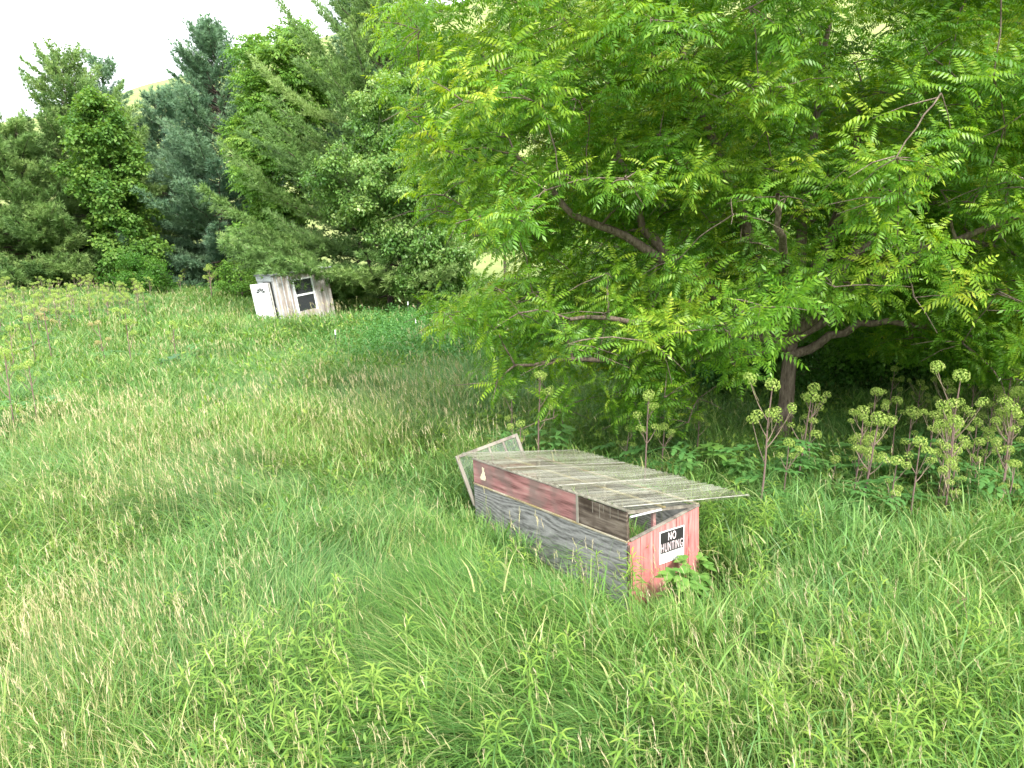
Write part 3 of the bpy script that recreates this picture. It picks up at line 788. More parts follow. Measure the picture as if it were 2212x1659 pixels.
for (px, Yd, hh, mt, lb, sd) in [(1785, 18.5, 1.7, 'shrub', 'low dark undergrowth bush close behind the walnut, right of its trunk', 64), (1930, 19.5, 1.9, 'nettle', 'low bush in the shade behind the right-hand angelicas', 65), (2090, 18.0, 1.8, 'shrub', 'dark low bush behind the angelicas at the right edge', 66), (1560, 19.0, 1.6, 'nettle', 'low dark bush behind the walnut, left of its trunk', 67)]:
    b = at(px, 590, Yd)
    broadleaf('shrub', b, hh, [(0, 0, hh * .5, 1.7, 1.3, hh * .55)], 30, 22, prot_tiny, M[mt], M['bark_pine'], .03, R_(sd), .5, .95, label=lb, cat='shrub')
b = at(1250, 590, 30)
broadleaf('shrub', b, 3.2, [(0, 0, 1.9, 2.6, 1.8, 1.7)], 34, 22, prot_tiny, M['aspen'], M['bark_pine'], .06, R_(38), .65, 1.1, label='pale green bush seen under the left limbs of the walnut', cat='shrub')

for (px, Yd, ptop, ww, mt, lb, sd) in [(1330, 46, 120, 4.2, 'hickory', 'mid green round tree on the field edge behind the left half of the walnut', 51), (1640, 40, 40, 4.5, 'maple', 'broad green tree hidden behind the middle of the walnut', 52),
                                   (1960, 44, 60, 4.8, 'hickory', 'green tree behind the right half of the walnut', 53), (2240, 38, 60, 4.0, 'maple', 'tree at the right edge behind the second walnut', 54)]:
    b = at(px, 590, Yd); h = hgt(ptop, px, Yd)
    broadleaf('field_tree', b, h - .5, [(0, 0, h * .62, ww, ww * .8, h * .38), (0, -.5, h * .25, ww * 1.1, ww * .8, h * .22)], 130, 30, prot_simple, M[mt], M['bark'], .22, R_(sd), 1.1, 1.3, label=lb)
# ---- the big walnut
WB = np.array([WALNUT[0], WALNUT[1], float(ground_z(*WALNUT))])
def rel(px, py, Yd): return P(px, py, Yd) - WB
limbs = [
    ([rel(1690, 735, 14.3), rel(1560, 650, 13.9), rel(1450, 575, 13.6), rel(1395, 500, 13.5), rel(1365, 400, 13.4), rel(1330, 300, 13.2)], .15, .04),
    ([rel(1450, 575, 13.6), rel(1340, 500, 13.2), rel(1245, 480, 12.8), rel(1185, 400, 12.6), rel(1110, 330, 12.4)], .095, .03),
    ([rel(1690, 730, 14.3), rel(1560, 640, 15.2), rel(1440, 545, 15.8), rel(1290, 440, 16.5)], .13, .04),
    ([rel(1690, 720, 14.3), rel(1760, 610, 14.6), rel(1800, 480, 14.8), rel(1850, 330, 14.9), rel(1860, 180, 15)], .19, .05),
    ([rel(1700, 730, 14.3), rel(1800, 600, 14.0), rel(1920, 480, 13.6), rel(2010, 380, 13.4)], .16, .04),
    ([rel(1700, 740, 14.3), rel(1850, 640, 14.0), rel(1960, 545, 13.7), rel(2080, 510, 13.4), rel(2220, 560, 13)], .13, .03),
    ([rel(1700, 770, 14.3), rel(1780, 740, 14.1), rel(1860, 690, 13.8), rel(2000, 700, 13.2), rel(2130, 740, 12.9)], .11, .03),
    ([rel(1690, 745, 14.3), rel(1620, 720, 13.2), rel(1500, 705, 12.4), rel(1370, 690, 11.8), rel(1230, 690, 11.5)], .11, .03),
    ([rel(1690, 750, 14.3), rel(1580, 775, 13.6), rel(1420, 780, 13.0), rel(1240, 770, 12.6), rel(1110, 790, 12.3)], .09, .025),
    ([rel(1690, 725, 14.3), rel(1700, 600, 12.8), rel(1690, 520, 11.6), rel(1680, 420, 10.8)], .12, .03),
    ([rel(1700, 725, 14.3), rel(1900, 600, 13.0), rel(2060, 520, 11.8), rel(2250, 450, 11.0)], .12, .03),
    ([rel(1690, 720, 14.3), rel(1620, 520, 14.0), rel(1560, 350, 13.6), rel(1480, 150, 13.2), rel(1440, -30, 13)], .14, .04),
    ([rel(1700, 700, 14.5), rel(1820, 500, 16.5), rel(2000, 330, 18)], .13, .04),
    ([rel(1690, 700, 14.5), rel(1600, 500, 17), rel(1480, 350, 18.5)], .12, .04),
]
env = [(-4.2, -1.0, 6.2, 4.0, 4.0, 4.6), (.5, -2.2, 6.8, 5.4, 4.2, 4.6), (4.8, -1.5, 6.0, 4.6, 4.6, 4.8), (0, 1.5, 8.0, 6.0, 4.5, 4.0),
       (-4.6, -2.2, 2.6, 3.6, 2.2, 1.7), (0.0, -3.2, 2.9, 3.8, 1.9, 1.7), (4.6, -1.2, 2.7, 3.6, 2.6, 1.9), (-2.5, -1.5, 1.9, 3.2, 2.0, 1.2), (-4.6, -2.2, 2.6, 3.4, 2.0, 1.5), (-5.4, -.5, 6.4, 2.8, 3.6, 4.4), (-3.5, -1.6, 1.5, 2.9, 1.5, .8), (-2.0, -1.9, 1.6, 2.2, 1.3, .9), (4.8, -1.2, 2.0, 3.6, 2.0, 1.0), (1.0, 4.2, 5.0, 6.0, 3.4, 3.4), (.2, -1.9, 3.5, 1.9, 1.3, .8), (4.6, 1.2, 2.3, 4.0, 2.6, 1.2)]
def wkeep(p):
    # the crown's left edge, the free space under it and an open tier above the low boughs
    x, y, z = p
    zl = np.interp(z, [0, 1.4, 2.0, 3.0, 3.8, 4.5, 6.5, 9, 14], [1.4, .0, -1.1, -1.6, .2, -1.5, -2.2, -2.2, -1.3]) * y / 12.5
    if x < zl: return False
    if y < 9.2: return False
    r = math.hypot(x - WB[0], y - WB[1]); front = max(0, WB[1] - y)
    if r < 3.0 and z < 1.3: return False
    if x < 3.4:
        if z < 2.5 and y < 11.8: return False
        if z < .75: return False
    elif x < 7.3:
        lo = 2.50 + .155 * front if x > 3.9 else 1.6 + .10 * front
        if y < WB[1] + .7 and z < lo: return False
        if z < 1.7: return False
    elif z < 1.45 + .05 * front: return False
    if .8 < x < 4.6 and y < 13.4 and abs(z - 4.2 - .08 * (x - 2.5)) < .5 + .35 * math.sin(3 * x + 2 * y): return False
    if 5.9 < x < 8.2 and 10 < y < 13.9 and abs(z - 4.1) < .5 + .4 * math.sin(2.3 * x + 1.7 * y): return False
    return True
broadleaf('walnut_tree', WB, 10.5, env, 860, 11, prot_spray, M['walnut'], M['bark'], .165, R_(40), .85, .50, limbs=limbs, fork=.22, lean=(.4, .3),
          label='big spreading walnut with pinnate leaves behind the cold frame', tint_sd=.10, shell=.35, up_bias=.8, keep=wkeep)
b = np.array([15.5, 20.0, float(ground_z(15.5, 20))])
broadleaf('walnut_tree', b, 11, [(-1.0, 0, 7.2, 4.6, 4, 5.6)], 170, 9, prot_spray, M['walnut'], M['bark'], .24, R_(41), .95, .66,
          limbs=[([(0, 0, 2), (-1.5, -.5, 4), (-2.6, -1, 6.5), (-3, -1.2, 9)], .14, .04)],
          label='second walnut half out of the frame at the right edge')


# ------------------------------------------------------------------ leafy weeds
def lance_leaf(s, p, d, L, w, t, droop=.5):
    d = np.asarray(d, float); d /= np.linalg.norm(d); up = np.array([0, 0, 1.])
    sd = np.cross(d, up); sd /= np.linalg.norm(sd) + 1e-9; nr = np.cross(sd, d)
    m = p + d * L * .42 + nr * L * .04; tp_ = p + d * L - up * L * droop * .45
    m2 = p + d * L * .72 - up * L * droop * .16
    s.add([p, m + sd * w * .5, m - sd * w * .5, m2 + sd * w * .36, m2 - sd * w * .36, tp_],
          [[0, 1, 2], [1, 3, 4], [1, 4, 2], [3, 5, 4]], [t, t, t, t, t, t + .03])


def goldenrod_meshes(rng, H, L, w, n):
    st, lf = Soup(), Soup()
    tip = np.array([rng.normal(0, .07), rng.normal(0, .07), H]); c = curve((0, 0, -.03), tip, 0, .03, 6, rng)
    tube(st, c, np.linspace(.006, .003, 6), 4, .4)
    for k in range(n):
        q = .25 + .75 * (k / (n - 1)) ** .8
        p = np.array([np.interp(q, np.linspace(0, 1, 6), c[:, i]) for i in range(3)])
        az = k * 2.399 + rng.normal(0, .2); el = -.05 + .62 * max(0, q - .55) ** 1.3 / .36 + rng.normal(0, .16)
        l = L * (.55 + .65 * math.sin(PI * min(1, (1 - q) * 1.1 + .18))) * rng.uniform(.85, 1.15)
        lance_leaf(lf, p, (math.cos(az) * math.cos(el), math.sin(az) * math.cos(el), math.sin(el)), l, w * (.7 + .3 * (1 - q)),   .25 + .5 * q ** 3 + rng.normal(0, .07), rng.uniform(.3, .9))
    return st.mesh('weed_stem', M['weed_stem'], True), lf.mesh('weed_foliage', M['weed'])


gold = [goldenrod_meshes(R_(60 + k), RH, RL, RW, n) for k, (RH, RL, RW, n) in enumerate([(.80, .16, .022, 42), (.92, .175, .023, 46), (.70, .14, .020, 38), (.84, .145, .018, 50), (.76, .18, .028, 34)])]
spots = []
def clump(px, py, n, sx, sy):
    for _ in range(n):
        for _t in range(20):
            x_, y_ = px + random.gauss(0, sx), py + random.gauss(0, sy)
            u = (830 - y_) / FPX; zz = u * math.cos(TH) - math.sin(TH)
            Yd = (CAMH - .62) / -zz * (math.cos(TH) + u * math.sin(TH))
            p = P(x_, y_, Yd)
            if Yd > 3.4 and bool(grass_keep(np.array([p[0]]), np.array([p[1]]))[0]): break
        spots.append((p[0], Yd))
clump(660, 1440, 30, 150, 75); clump(560, 1620, 10, 90, 40); clump(820, 1490, 7, 60, 50)
clump(1960, 1560, 38, 210, 80); clump(1740, 1380, 20, 100, 70); clump(1660, 1480, 10, 90, 50); clump(1900, 1320, 10, 120, 60)
clump(1200, 1520, 16, 260, 90); clump(350, 1350, 10, 160, 110); clump(1620, 1120, 24, 70, 28); clump(1330, 1215, 4, 25, 14); clump(2120, 1400, 10, 70, 70)
clump(700, 760, 14, 70, 30); clump(1080, 1200, 5, 60, 20)
for k, (x_, y_) in enumerate(spots):
    st, lf = gold[k % 5]
    r = empty('goldenrod_plant', (x_, y_, float(ground_z(x_, y_))), random.uniform(0, 6.28)); r.scale = (1, 1, random.uniform(.85, 1.15))
    tag(r, 'leafy yellow-green weed with narrow whorled leaves growing among the meadow grass', 'weed', 'leafy weeds in the meadow grass')
    link('stem', st, r); link('foliage', lf, r)


# broad-leaved clumps
def broad_plant(name, x_, y_, n, H, L, wide, mat, label, rng, cat='plant'):
    r = empty(name, (x_, y_, float(ground_z(x_, y_)))); tag(r, label, cat)
    st, lf = Soup(), Soup()
    for k in range(n):
        az = k * 2.399 + rng.normal(0, .3); h = H * rng.uniform(.35, 1.05); rad = rng.uniform(.05, .32) * H
        tip = np.array([math.cos(az) * rad, math.sin(az) * rad, h]); c = curve((0, 0, 0), tip, .1, .05, 5, rng)
        tube(st, c, np.linspace(.006, .003, 5), 4, .4)
        for j in range(3):
            a2 = az + (j - 1) * .95 + rng.normal(0, .15); el = rng.uniform(-.25, .45); l = L * rng.uniform(.7, 1.2)
            lance_leaf(lf, tip, (math.cos(a2) * math.cos(el), math.sin(a2) * math.cos(el), math.sin(el)), l, l * wide, .35 + .4 * h / H + rng.normal(0, .12), rng.uniform(.2, .8))
    link('stem', st.mesh(name + '_stem', M['weed_stem'], True), r); link('foliage', lf.mesh(name + '_foliage', mat), r)
    return r
def spot(px, py, zt=.5):
    u = (830 - py) / FPX; zz = u * math.cos(TH) - math.sin(TH); Yd = (CAMH - zt) / -zz * (math.cos(TH) + u * math.sin(TH))
    return P(px, py, Yd)[:2]
for (px, py, n, H, L, w, mt, lb, nm, sd) in [
    (1478, 1275, 46, .56, .16, .62, 'broad', 'bright leafy clump growing up against the red wall below the sign', 'leafy_clump', 1),
    (1500, 1235, 20, .5, .13, .6, 'broad', 'smaller bright leafy clump at the right corner of the red wall', 'leafy_clump', 2),
    (1548, 985, 16, .75, .22, .62, 'broad', 'upright plant with large yellow-green leaves between the roof edge and the angelica', 'broadleaf_plant', 3),
    (1600, 1010, 26, .62, .17, .5, 'angelica_leaf', 'mid green leafy plant right of the large-leaved plant behind the roof', 'broadleaf_plant', 4),
    (372, 790, 14, .62, .34, .75, 'burdock', 'dark blue-green burdock with big leaves in the left meadow', 'burdock', 5),
    (1200, 955, 20, .75, .22, .5, 'angelica_leaf', 'ferny leaf clump behind the tilted sash', 'leafy_clump', 6),
    (1480, 1015, 22, .6, .18, .5, 'angelica_leaf', 'leafy clump rising behind the middle of the plastic roof', 'leafy_clump', 7),
    (1760, 1010, 22, .6, .18, .5, 'angelica_leaf', 'leafy clump among the angelica stems right of the trunk', 'leafy_clump', 8)]:
    x_, y_ = spot(px, py, H * .6)
    broad_plant(nm, x_, y_, n, H, L, w, M[mt], lb, R_(100 + sd))

# nettles: a carpet of ground cover between the coop pine and the walnut
ns = Soup(); n = 5200
nx_ = RNG.normal(-1.9, 1.7, n); ny_ = RNG.normal(27.5, 3.2, n); k = (ny_ > 20) & grass_keep(nx_, ny_)
nx_, ny_ = nx_[k], ny_[k]
pos = np.stack([nx_, ny_, ground_z(nx_, ny_) + RNG.uniform(.25, .85, len(nx_))], 1)
place_protos(ns, prot_tiny, pos, np.tile(np.array([0, 0, 1.]), (len(pos), 1)) + RNG.normal(0, .2, pos.shape), RNG.uniform(.6, .95, len(pos)), RNG.normal(0, .14, len(pos)))
tag(link('nettle_patch', ns.mesh('nettle_patch', M['nettle'])), kind='stuff', label='dense low patch of dark green nettles right of the coop', cat='ground cover')


# low leafy herbs between the grasses
hs_ = Soup(); n = 9000
hy = 3.2 * (34 / 3.2) ** RNG.random(n); hx = (RNG.random(n) * 2 - 1) * (.76 * hy + 1.4)
hk = (RNG.random(n) < smooth(.45, .7, vnoise(hx, hy, 2.1, 21))) & grass_keep(hx, hy) & ~((hx > 5) & (hy > 22))
hx, hy = hx[hk], hy[hk]
hpos = np.stack([hx, hy, ground_z(hx, hy) + RNG.uniform(.15, .5, len(hx)) * np.maximum(grass_limit(hx, hy), .5)], 1)
place_protos(hs_, leaf_cluster_protos(R_(26), 8, 12, .22, .10, .36, -.2), hpos, np.tile(np.array([0, 0, 1.]), (len(hpos), 1)) + RNG.normal(0, .25, hpos.shape), RNG.uniform(.75, 1.2, len(hpos)) * np.clip(hy / 12, .9, 1.8), RNG.normal(0, .14, len(hpos)))
tag(link('meadow_herbs', hs_.mesh('meadow_herbs', M['weed'])), kind='stuff', label='low leafy herbs growing between the meadow grasses', cat='ground cover')


# ------------------------------------------------------------------ angelica
def umbel_mesh(rng, R, n, mat, ball=1.0):
    s = Soup()
    for k in range(n):
        q = (k + .5) / n; z = 1 - q * (1.15 + .65 * ball); rr = math.sqrt(max(0, 1 - z * z)); az = k * 2.399
        d = np.array([rr * math.cos(az), rr * math.sin(az), z * .85]); c = d * R * rng.uniform(.9, 1.06)
        wv = np.cross(d, [0, 0, 1.01]); wv = wv / (np.linalg.norm(wv) + 1e-6) * .0022
        s.add([wv, -wv, c], [[0, 1, 2]], .05)
        u = np.cross(d, [.3, .2, .9]); u /= np.linalg.norm(u) + 1e-6; w = np.cross(d, u); t0 = .62 + rng.normal(0, .13)
        m = 9
        for j in range(m):
            a = j * 2 * PI / m + rng.random(); ro = R * .22 * rng.uniform(.35, 1.0)
            o = c + (u * math.cos(a) + w * math.sin(a)) * ro + d * R * .12 * rng.uniform(.2, 1)
            z_ = R * .11; e1 = rand_dirs(1, rng)[0] * z_; e2 = np.cross(e1, d + .1); e2 = e2 / (np.linalg.norm(e2) + 1e-6) * z_
            s.add([o - e1, o + e2, o + e1, o - e2], [[0, 1, 2], [0, 2, 3]], t0 + rng.normal(0, .12))
    return s.mesh('angelica_umbel', mat)


UM = [umbel_mesh(R_(200), .115, 34, M['umbel']), umbel_mesh(R_(201), .09, 28, M['umbel']), umbel_mesh(R_(202), .075, 24, M['umbel']), umbel_mesh(R_(203), .1, 30, M['umbel'], .5)]
UB = [umbel_mesh(R_(204), .09, 28, M['umbel_brown'], .4), umbel_mesh(R_(205), .075, 24, M['umbel_brown'], .6)]


def angelica_leaf(rng):
    s = Soup(); c = curve((0, 0, 0), (.5, 0, .06), .18, .02, 6, rng); tube(s, c, np.linspace(.006, .003, 6), 3, .5)
    for k in range(3, 6):
        for sg in (-1, 1):
            for j in range(5):
                a = sg * (.35 + .28 * j); l = .13 * rng.uniform(.8, 1.15); p = c[k] + np.array([.02 * j, sg * .045 * j, 0])
                lance_leaf(s, p, (math.cos(a), math.sin(a), .1 + rng.normal(0, .15)), l, l * .5, .5 + rng.normal(0, .15), .5)
    return s.mesh('angelica_leaf', M['angelica_leaf'])
AL = [angelica_leaf(R_(210 + k)) for k in range(3)]


def angelica_proto(rng, H, n_side, leaves=3, ums=UM):
    st = Soup(); heads = []
    tip = np.array([rng.normal(0, .06), rng.normal(0, .06), H]); c = curve((0, 0, -.05), tip, 0, .03, 9, rng)
    tube(st, c, np.linspace(.021, .010, 9), 6, .35)
    heads.append((tip, 0, 1.0))
    for k in range(n_side):
        q = rng.uniform(.45, .88); p = np.array([np.interp(q, np.linspace(0, 1, 9), c[:, i]) for i in range(3)])
        az = k * 2.399 + rng.normal(0, .3); L = H * rng.uniform(.16, .30)
        e = p + np.array([math.cos(az) * L * .62, math.sin(az) * L * .62, L * rng.uniform(.6, 1.0)])
        tube(st, curve(p, e, -.08, .03, 5, rng), np.linspace(.010, .005, 5), 5, .6)
        heads.append((e, 1 + k % 3, rng.uniform(.75, 1.05)))
        if rng.random() < .7:
            a2 = az + rng.choice([-1, 1]) * .8; m = p + (e - p) * .5; e2 = m + np.array([math.cos(a2) * L * .38, math.sin(a2) * L * .38, L * .42])
            tube(st, curve(m, e2, -.06, .03, 4, rng), np.linspace(.006, .004, 4), 4, .8); heads.append((e2, 2, rng.uniform(.6, .9)))
    lv = []
    for k in range(leaves):
        q = rng.uniform(.12, .5); p = np.array([np.interp(q, np.linspace(0, 1, 9), c[:, i]) for i in range(3)]); lv.append((p, rng.uniform(0, 6.28), rng.uniform(.8, 1.25)))
    return st.mesh('angelica_stem', M['angelica_stem'], True), heads, lv


AP = [angelica_proto(R_(220 + k), H, ns) for k, (H, ns) in enumerate([(1.75, 5), (1.6, 4), (1.9, 6), (1.45, 3), (1.65, 5), (1.3, 4)])]


def angelica(x_, y_, H, pk, label, group, ums=UM, rz=None, lean=(0, 0), parts=True, fat=1.0):
    st, heads, lv = AP[pk % len(AP)]
    k = H / heads[0][0][2]
    r = empty('angelica_plant', (x_, y_, float(ground_z(x_, y_))), random.uniform(0, 6.28) if rz is None else rz)
    r.rotation_euler = (lean[0], lean[1], r.rotation_euler[2]); tag(r, label, 'plant', group)
    o = link('stem', st, r); o.scale = (max(k, .9) * fat, max(k, .9) * fat, k)
    for (p, which, sc) in heads:
        o = link('flower_head', ums[which % len(ums)], r); o.location = (p[0] * max(k, .9) * fat, p[1] * max(k, .9) * fat, p[2] * k + .03); s_ = sc * max(.85, k) * fat; o.scale = (s_, s_, s_)
        o.rotation_euler = (random.gauss(0, .25), random.gauss(0, .25), random.uniform(0, 6))
    for q, (p, az, sc) in enumerate(lv):
        o = link('leaf', AL[q % 3], r); o.location = (p[0] * k, p[1] * k, p[2] * k); o.rotation_euler = (0, 0, az); o.scale = (sc, sc, sc)
    return r


def by_top(px, pyt, Yd):
    p = P(px, pyt, Yd); return p[0], Yd, max(.5, p[2] - float(ground_z(p[0], Yd)))


near = [  # px of stem, py of the top umbel, distance, prototype, lean, label
    (1663, 835, 9.6, 2, 'tall angelica with purple stem in front of the walnut trunk'),
    (1760, 842, 11.4, 4, 'angelica with a round full head just right of the trunk'),
    (1737, 862, 11.3, 5, 'shorter angelica with a reddish stem close right of the trunk'),
    (1888, 850, 11.8, 1, 'angelica with forked stem and three wide heads right of the hanging walnut leaves'),
    (1942, 870, 12.0, 3, 'small angelica right of the forked three-headed one'),
    (1972, 890, 11.4, 5, 'angelica with dark stem left of the tallest plant at the right'),
    (2072, 815, 9.8, 2, 'tallest angelica with a long bent purple stem near the right edge'),
    (2050, 830, 12.2, 0, 'thin angelica standing close behind the tallest one'),
    (2182, 805, 11.4, 0, 'angelica with leaning stem at the right edge of the photo'),
    (2200, 850, 10.8, 4, 'angelica with two-tone stem at the right edge, nearer than its neighbour'),
    (1164, 815, 12.0, 1, 'angelica with one big pale head behind the tilted sash'),
    (1110, 858, 12.8, 5, 'faint low angelica left of the big-headed one'),
    (1400, 858, 10.8, 4, 'angelica with twin flat heads behind the middle of the roof'),
    (1350, 930, 12.2, 5, 'shaded angelica under the walnut left of the twin-headed one'),
    (1432, 925, 11.6, 3, 'low brownish angelica right of the twin-headed one'),
    (1128, 920, 11.2, 3, 'angelica with an upright oval head touching the top of the sash'),
    (1510, 900, 12.8, 3, 'shaded angelica between the twin-headed one and the trunk'),
    (2120, 960, 10.2, 3, 'low spreading angelica right of the tallest one'),
    (2190, 1010, 9.6, 5, 'low angelica with brownish heads at the right edge'),
    (2055, 1120, 8.9, 5, 'small angelica in the grass below the tallest one'),
    (1700, 960, 9.9, 3, 'low angelica at the foot of the trunk, right of the tall purple-stemmed one'),
    (1800, 1000, 10.6, 5, 'low angelica half hidden by grass right of the trunk'),
    (1990, 830, 14.0, 0, 'distant angelica in the shade behind the forked one'),
    (2110, 800, 14.2, 2, 'distant angelica in the shade behind the tallest one'),
    (1930, 800, 14.6, 1, 'distant angelica nearest the walnut branches at the right'),
    (2020, 900, 11.0, 1, 'angelica in the thick of the right-hand group, left of the tallest one'),
    (2150, 900, 12.2, 4, 'angelica in the thick of the right-hand group, behind the low spreading one'),
]
for k, (px, py, Yd, pk, lb) in enumerate(near):
    x_, y_, H = by_top(px, py, Yd)
    angelica(x_, y_, min(H, 2.5), pk, lb, 'angelica plants below the walnut', fat=.74)
left_pl = [(98, 672, 22, 3, 'tall dark-stemmed angelica with a flat brown head in the far left meadow'), (271, 672, 20.5, 1, 'tall thin angelica with small head right of the brown-headed ones'),
           (220, 700, 21, 5, 'angelica with a rounded brown head and reddish stem in the left meadow'), (372, 700, 21.5, 4, 'angelica with spreading pale heads above the burdock'),
           (64, 790, 15, 3, 'angelica with purple stem near the left edge, nearer than the rest'), (6, 765, 14.5, 0, 'angelica cut by the left edge of the photo'),
           (18, 712, 21, 1, 'short angelica by the left edge behind the cut-off one'), (66, 690, 22, 5, 'low pale angelica beside the tall dark-stemmed one')]
for k, (px, py, Yd, pk, lb) in enumerate(left_pl):
    x_, y_, H = by_top(px, py, Yd)
    angelica(x_, y_, min(H, 2.0), pk, lb, 'single angelica plants in the left meadow', ums=UB if k in (0, 2) else UM, fat=.8)
k = 0
rr = random.Random(5)
while k < 105:
    px, py = rr.uniform(-20, 560), rr.uniform(585, 705)
    if py > 690 - .16 * px: continue
    if px > 330 and rr.random() < .6: continue
    x_, y_ = spot(px, py, 1.25)
    if y_ > 53: y_ = rr.uniform(44, 53)
    p = P(px, py, y_)
    angelica(p[0], y_, rr.uniform(1.15, 1.6), rr.randrange(6), 'pale-headed angelica in the dense far-left band below the pines', 'pale angelica crowd below the left pines', parts=False, fat=.85)
    k += 1
k = 0
while k < 22:
    px, py = rr.uniform(1790, 2215), rr.uniform(960, 1080); x_, y_ = spot(px, py, .6)
    angelica(x_, y_, rr.uniform(1.0, 1.7), rr.randrange(6), 'low pale-headed angelica in the crowded thicket at the right under the walnut', 'crowded low angelica at the right', fat=.74)
    k += 1
x_, y_, H = by_top(452, 578, 44)
angelica(x_, y_, H, 4, 'lone pale angelica against the dark gap left of the tall pinnate-leaved tree', 'single angelica plants in the left meadow', fat=1.3)

# dry stalks, right foreground
x_, y_ = spot(2102, 1500, 0.2)
r = empty('dry_stalk', (x_, y_, float(ground_z(x_, y_)))); tag(r, 'dead brown forked weed stalk standing in the right foreground grass', 'weed')
s = Soup(); rg = R_(300)
c = curve((0, 0, 0), (0, .02, .5), 0, .03, 6, rg); tube(s, c, np.linspace(.006, .005, 6), 5, .3)
for e in [(-.14, .12, 1.15), (.12, .05, .95), (-.05, -.1, .8)]:
    tube(s, curve(c[-1] if e[2] > .9 else c[3], e, .02, .04, 6, rg), np.linspace(.005, .002, 6), 4, .4)
    for _ in range(7):
        q = np.array(e) + rg.normal(0, .02, 3) - np.array([0, 0, rg.uniform(0, .15)]); tube(s, curve(q, q + rg.normal(0, .03, 3) + np.array([0, 0, .03]), 0, .05, 3, rg), [.0025, .003, .001], 3, .2)
link('stem', s.mesh('dry_stalk', M['dry'], True), r)

# ------------------------------------------------------------------ hard-surface helpers
class MB:
    def __init__(self): self.bm = bmesh.new()
    def box(self, x0, x1, y0, y1, z0, z1, mat=None, bevel=.0):
        vs = [self.bm.verts.new(p) for p in ((x0, y0, z0), (x1, y0, z0), (x1, y1, z0), (x0, y1, z0), (x0, y0, z1), (x1, y0, z1), (x1, y1, z1), (x0, y1, z1))]
        if mat is not None:
            for v in vs: v.co = mat @ v.co
        fs = [self.bm.faces.new([vs[i] for i in q]) for q in ((3, 2, 1, 0), (4, 5, 6, 7), (0, 1, 5, 4), (1, 2, 6, 5), (2, 3, 7, 6), (3, 0, 4, 7))]
        if bevel:
            es = {e for f in fs for e in f.edges}
            bmesh.ops.bevel(self.bm, geom=list(es), offset=bevel, segments=1, affect='EDGES')
    def prism(self, prof, y0, y1):
        """profile in (x, z), extruded along y"""
        a = [self.bm.verts.new((p[0], y0, p[1])) for p in prof]; b_ = [self.bm.verts.new((p[0], y1, p[1])) for p in prof]
        n = len(prof)
        self.bm.faces.new(a[::-1]); self.bm.faces.new(b_)
        for i in range(n): self.bm.faces.new((a[i], a[(i + 1) % n], b_[(i + 1) % n], b_[i]))
    def build(self, name, mat, parent=None):
        bmesh.ops.recalc_face_normals(self.bm, faces=self.bm.faces)
        me = bpy.data.meshes.new(name); self.bm.to_mesh(me); self.bm.free(); me.materials.append(mat)
        return link(name, me, parent)


# ------------------------------------------------------------------ cold frame: local x = short side, y = long side, z up
CFL, CFW, H1 = 3.2, 1.22, .753
cf = empty('cold_frame', (CF_A[0], CF_A[1], 0)); cf.rotation_euler = (math.atan(-.072), 0, CF_YAW - PI / 2)
tag(cf, 'low wooden cold frame of grey and red boards under a clear corrugated lean-to roof', 'cold frame')
m = MB(); m.box(0, .022, .004, CFL, -.3, H1 - .003); m.build('front_board', M['gray_wood'], cf)
m = MB(); m.box(-.012, .045, .0, CFL + .01, H1 - .0, H1 + .024, bevel=.003); m.build('ledge_trim', M['trim'], cf)
HF = .39
def roof_z(x): return H1 + HF - .158 * x
m = MB(); m.box(.0, .022, .842, CFL, H1 + .027, H1 + HF - .022, bevel=.003); m.build('fascia_board', M['red_fascia'], cf)['label'] = 'faded red upper front board'
m = MB(); m.box(-.006, .018, -.012, .83, H1 + .027, H1 + HF - .03, bevel=.003); m.build('fascia_board', M['brown_wood'], cf)['label'] = 'dark bare upper front board with pale drips'
m = MB(); m.box(-.018, -.007, .81, .85, H1 + .026, H1 + HF - .01, bevel=.002); m.build('batten', M['pale_trim'], cf)
# bleached runs down the dark board
m = MB()
for (yy_, l) in ((.55, .13), (.43, .17), (.36, .08), (.25, .12), (.12, .10)):
    w_ = random.uniform(.003, .006); m = MB(); m.box(-.0105, -.0065, yy_, yy_ + w_, H1 + HF - .035 - l, H1 + HF - .032); m.build('drip_stain', M['pale_trim'], cf)
# red end wall with vertical grooves
m = MB(); y0 = -.022
x_ = 0.0; edges = [0, .008, .2, .405, .61, .815, 1.02, CFW]
for i in range(len(edges) - 1):
    xa, xb = edges[i] + (.005 if i else 0), edges[i + 1] - .005
    if xb - xa < .02: continue
    za, zb = H1 - .004 + .162 * xa / CFW, H1 - .004 + .162 * xb / CFW
    vs = [(xa, y0, -.3), (xb, y0, -.3), (xb, y0, zb), (xa, y0, za)]
    a_ = [m.bm.verts.new(v) for v in vs]; b_ = [m.bm.verts.new((v[0], -.003, v[2])) for v in vs]
    m.bm.faces.new(a_); m.bm.faces.new(b_[::-1])
    for q in range(4): m.bm.faces.new((a_[q], b_[q], b_[(q + 1) % 4], a_[(q + 1) % 4]))
a_ = [m.bm.verts.new(v) for v in ((.024, -.006, -.3), (CFW - .006, -.006, -.3), (CFW - .006, -.006, H1 + .14), (.024, -.006, H1 - .02))]
b_ = [m.bm.verts.new((v.co.x, .012, v.co.z)) for v in a_]
m.bm.faces.new(a_); m.bm.faces.new(b_[::-1])
for q in range(4): m.bm.faces.new((a_[q], b_[q], b_[(q + 1) % 4], a_[(q + 1) % 4]))
m.build('end_wall', M['red_wall'], cf)
sl = math.atan(.162 / CFW)
rot = Matrix.Translation((0, 0, H1)) @ Matrix.Rotation(-sl, 4, 'Y')
m = MB(); m.box(.05, 1.225, -.026, .02, .0, .022, rot, bevel=.003); m.build('end_rail', M['pale_trim'], cf)
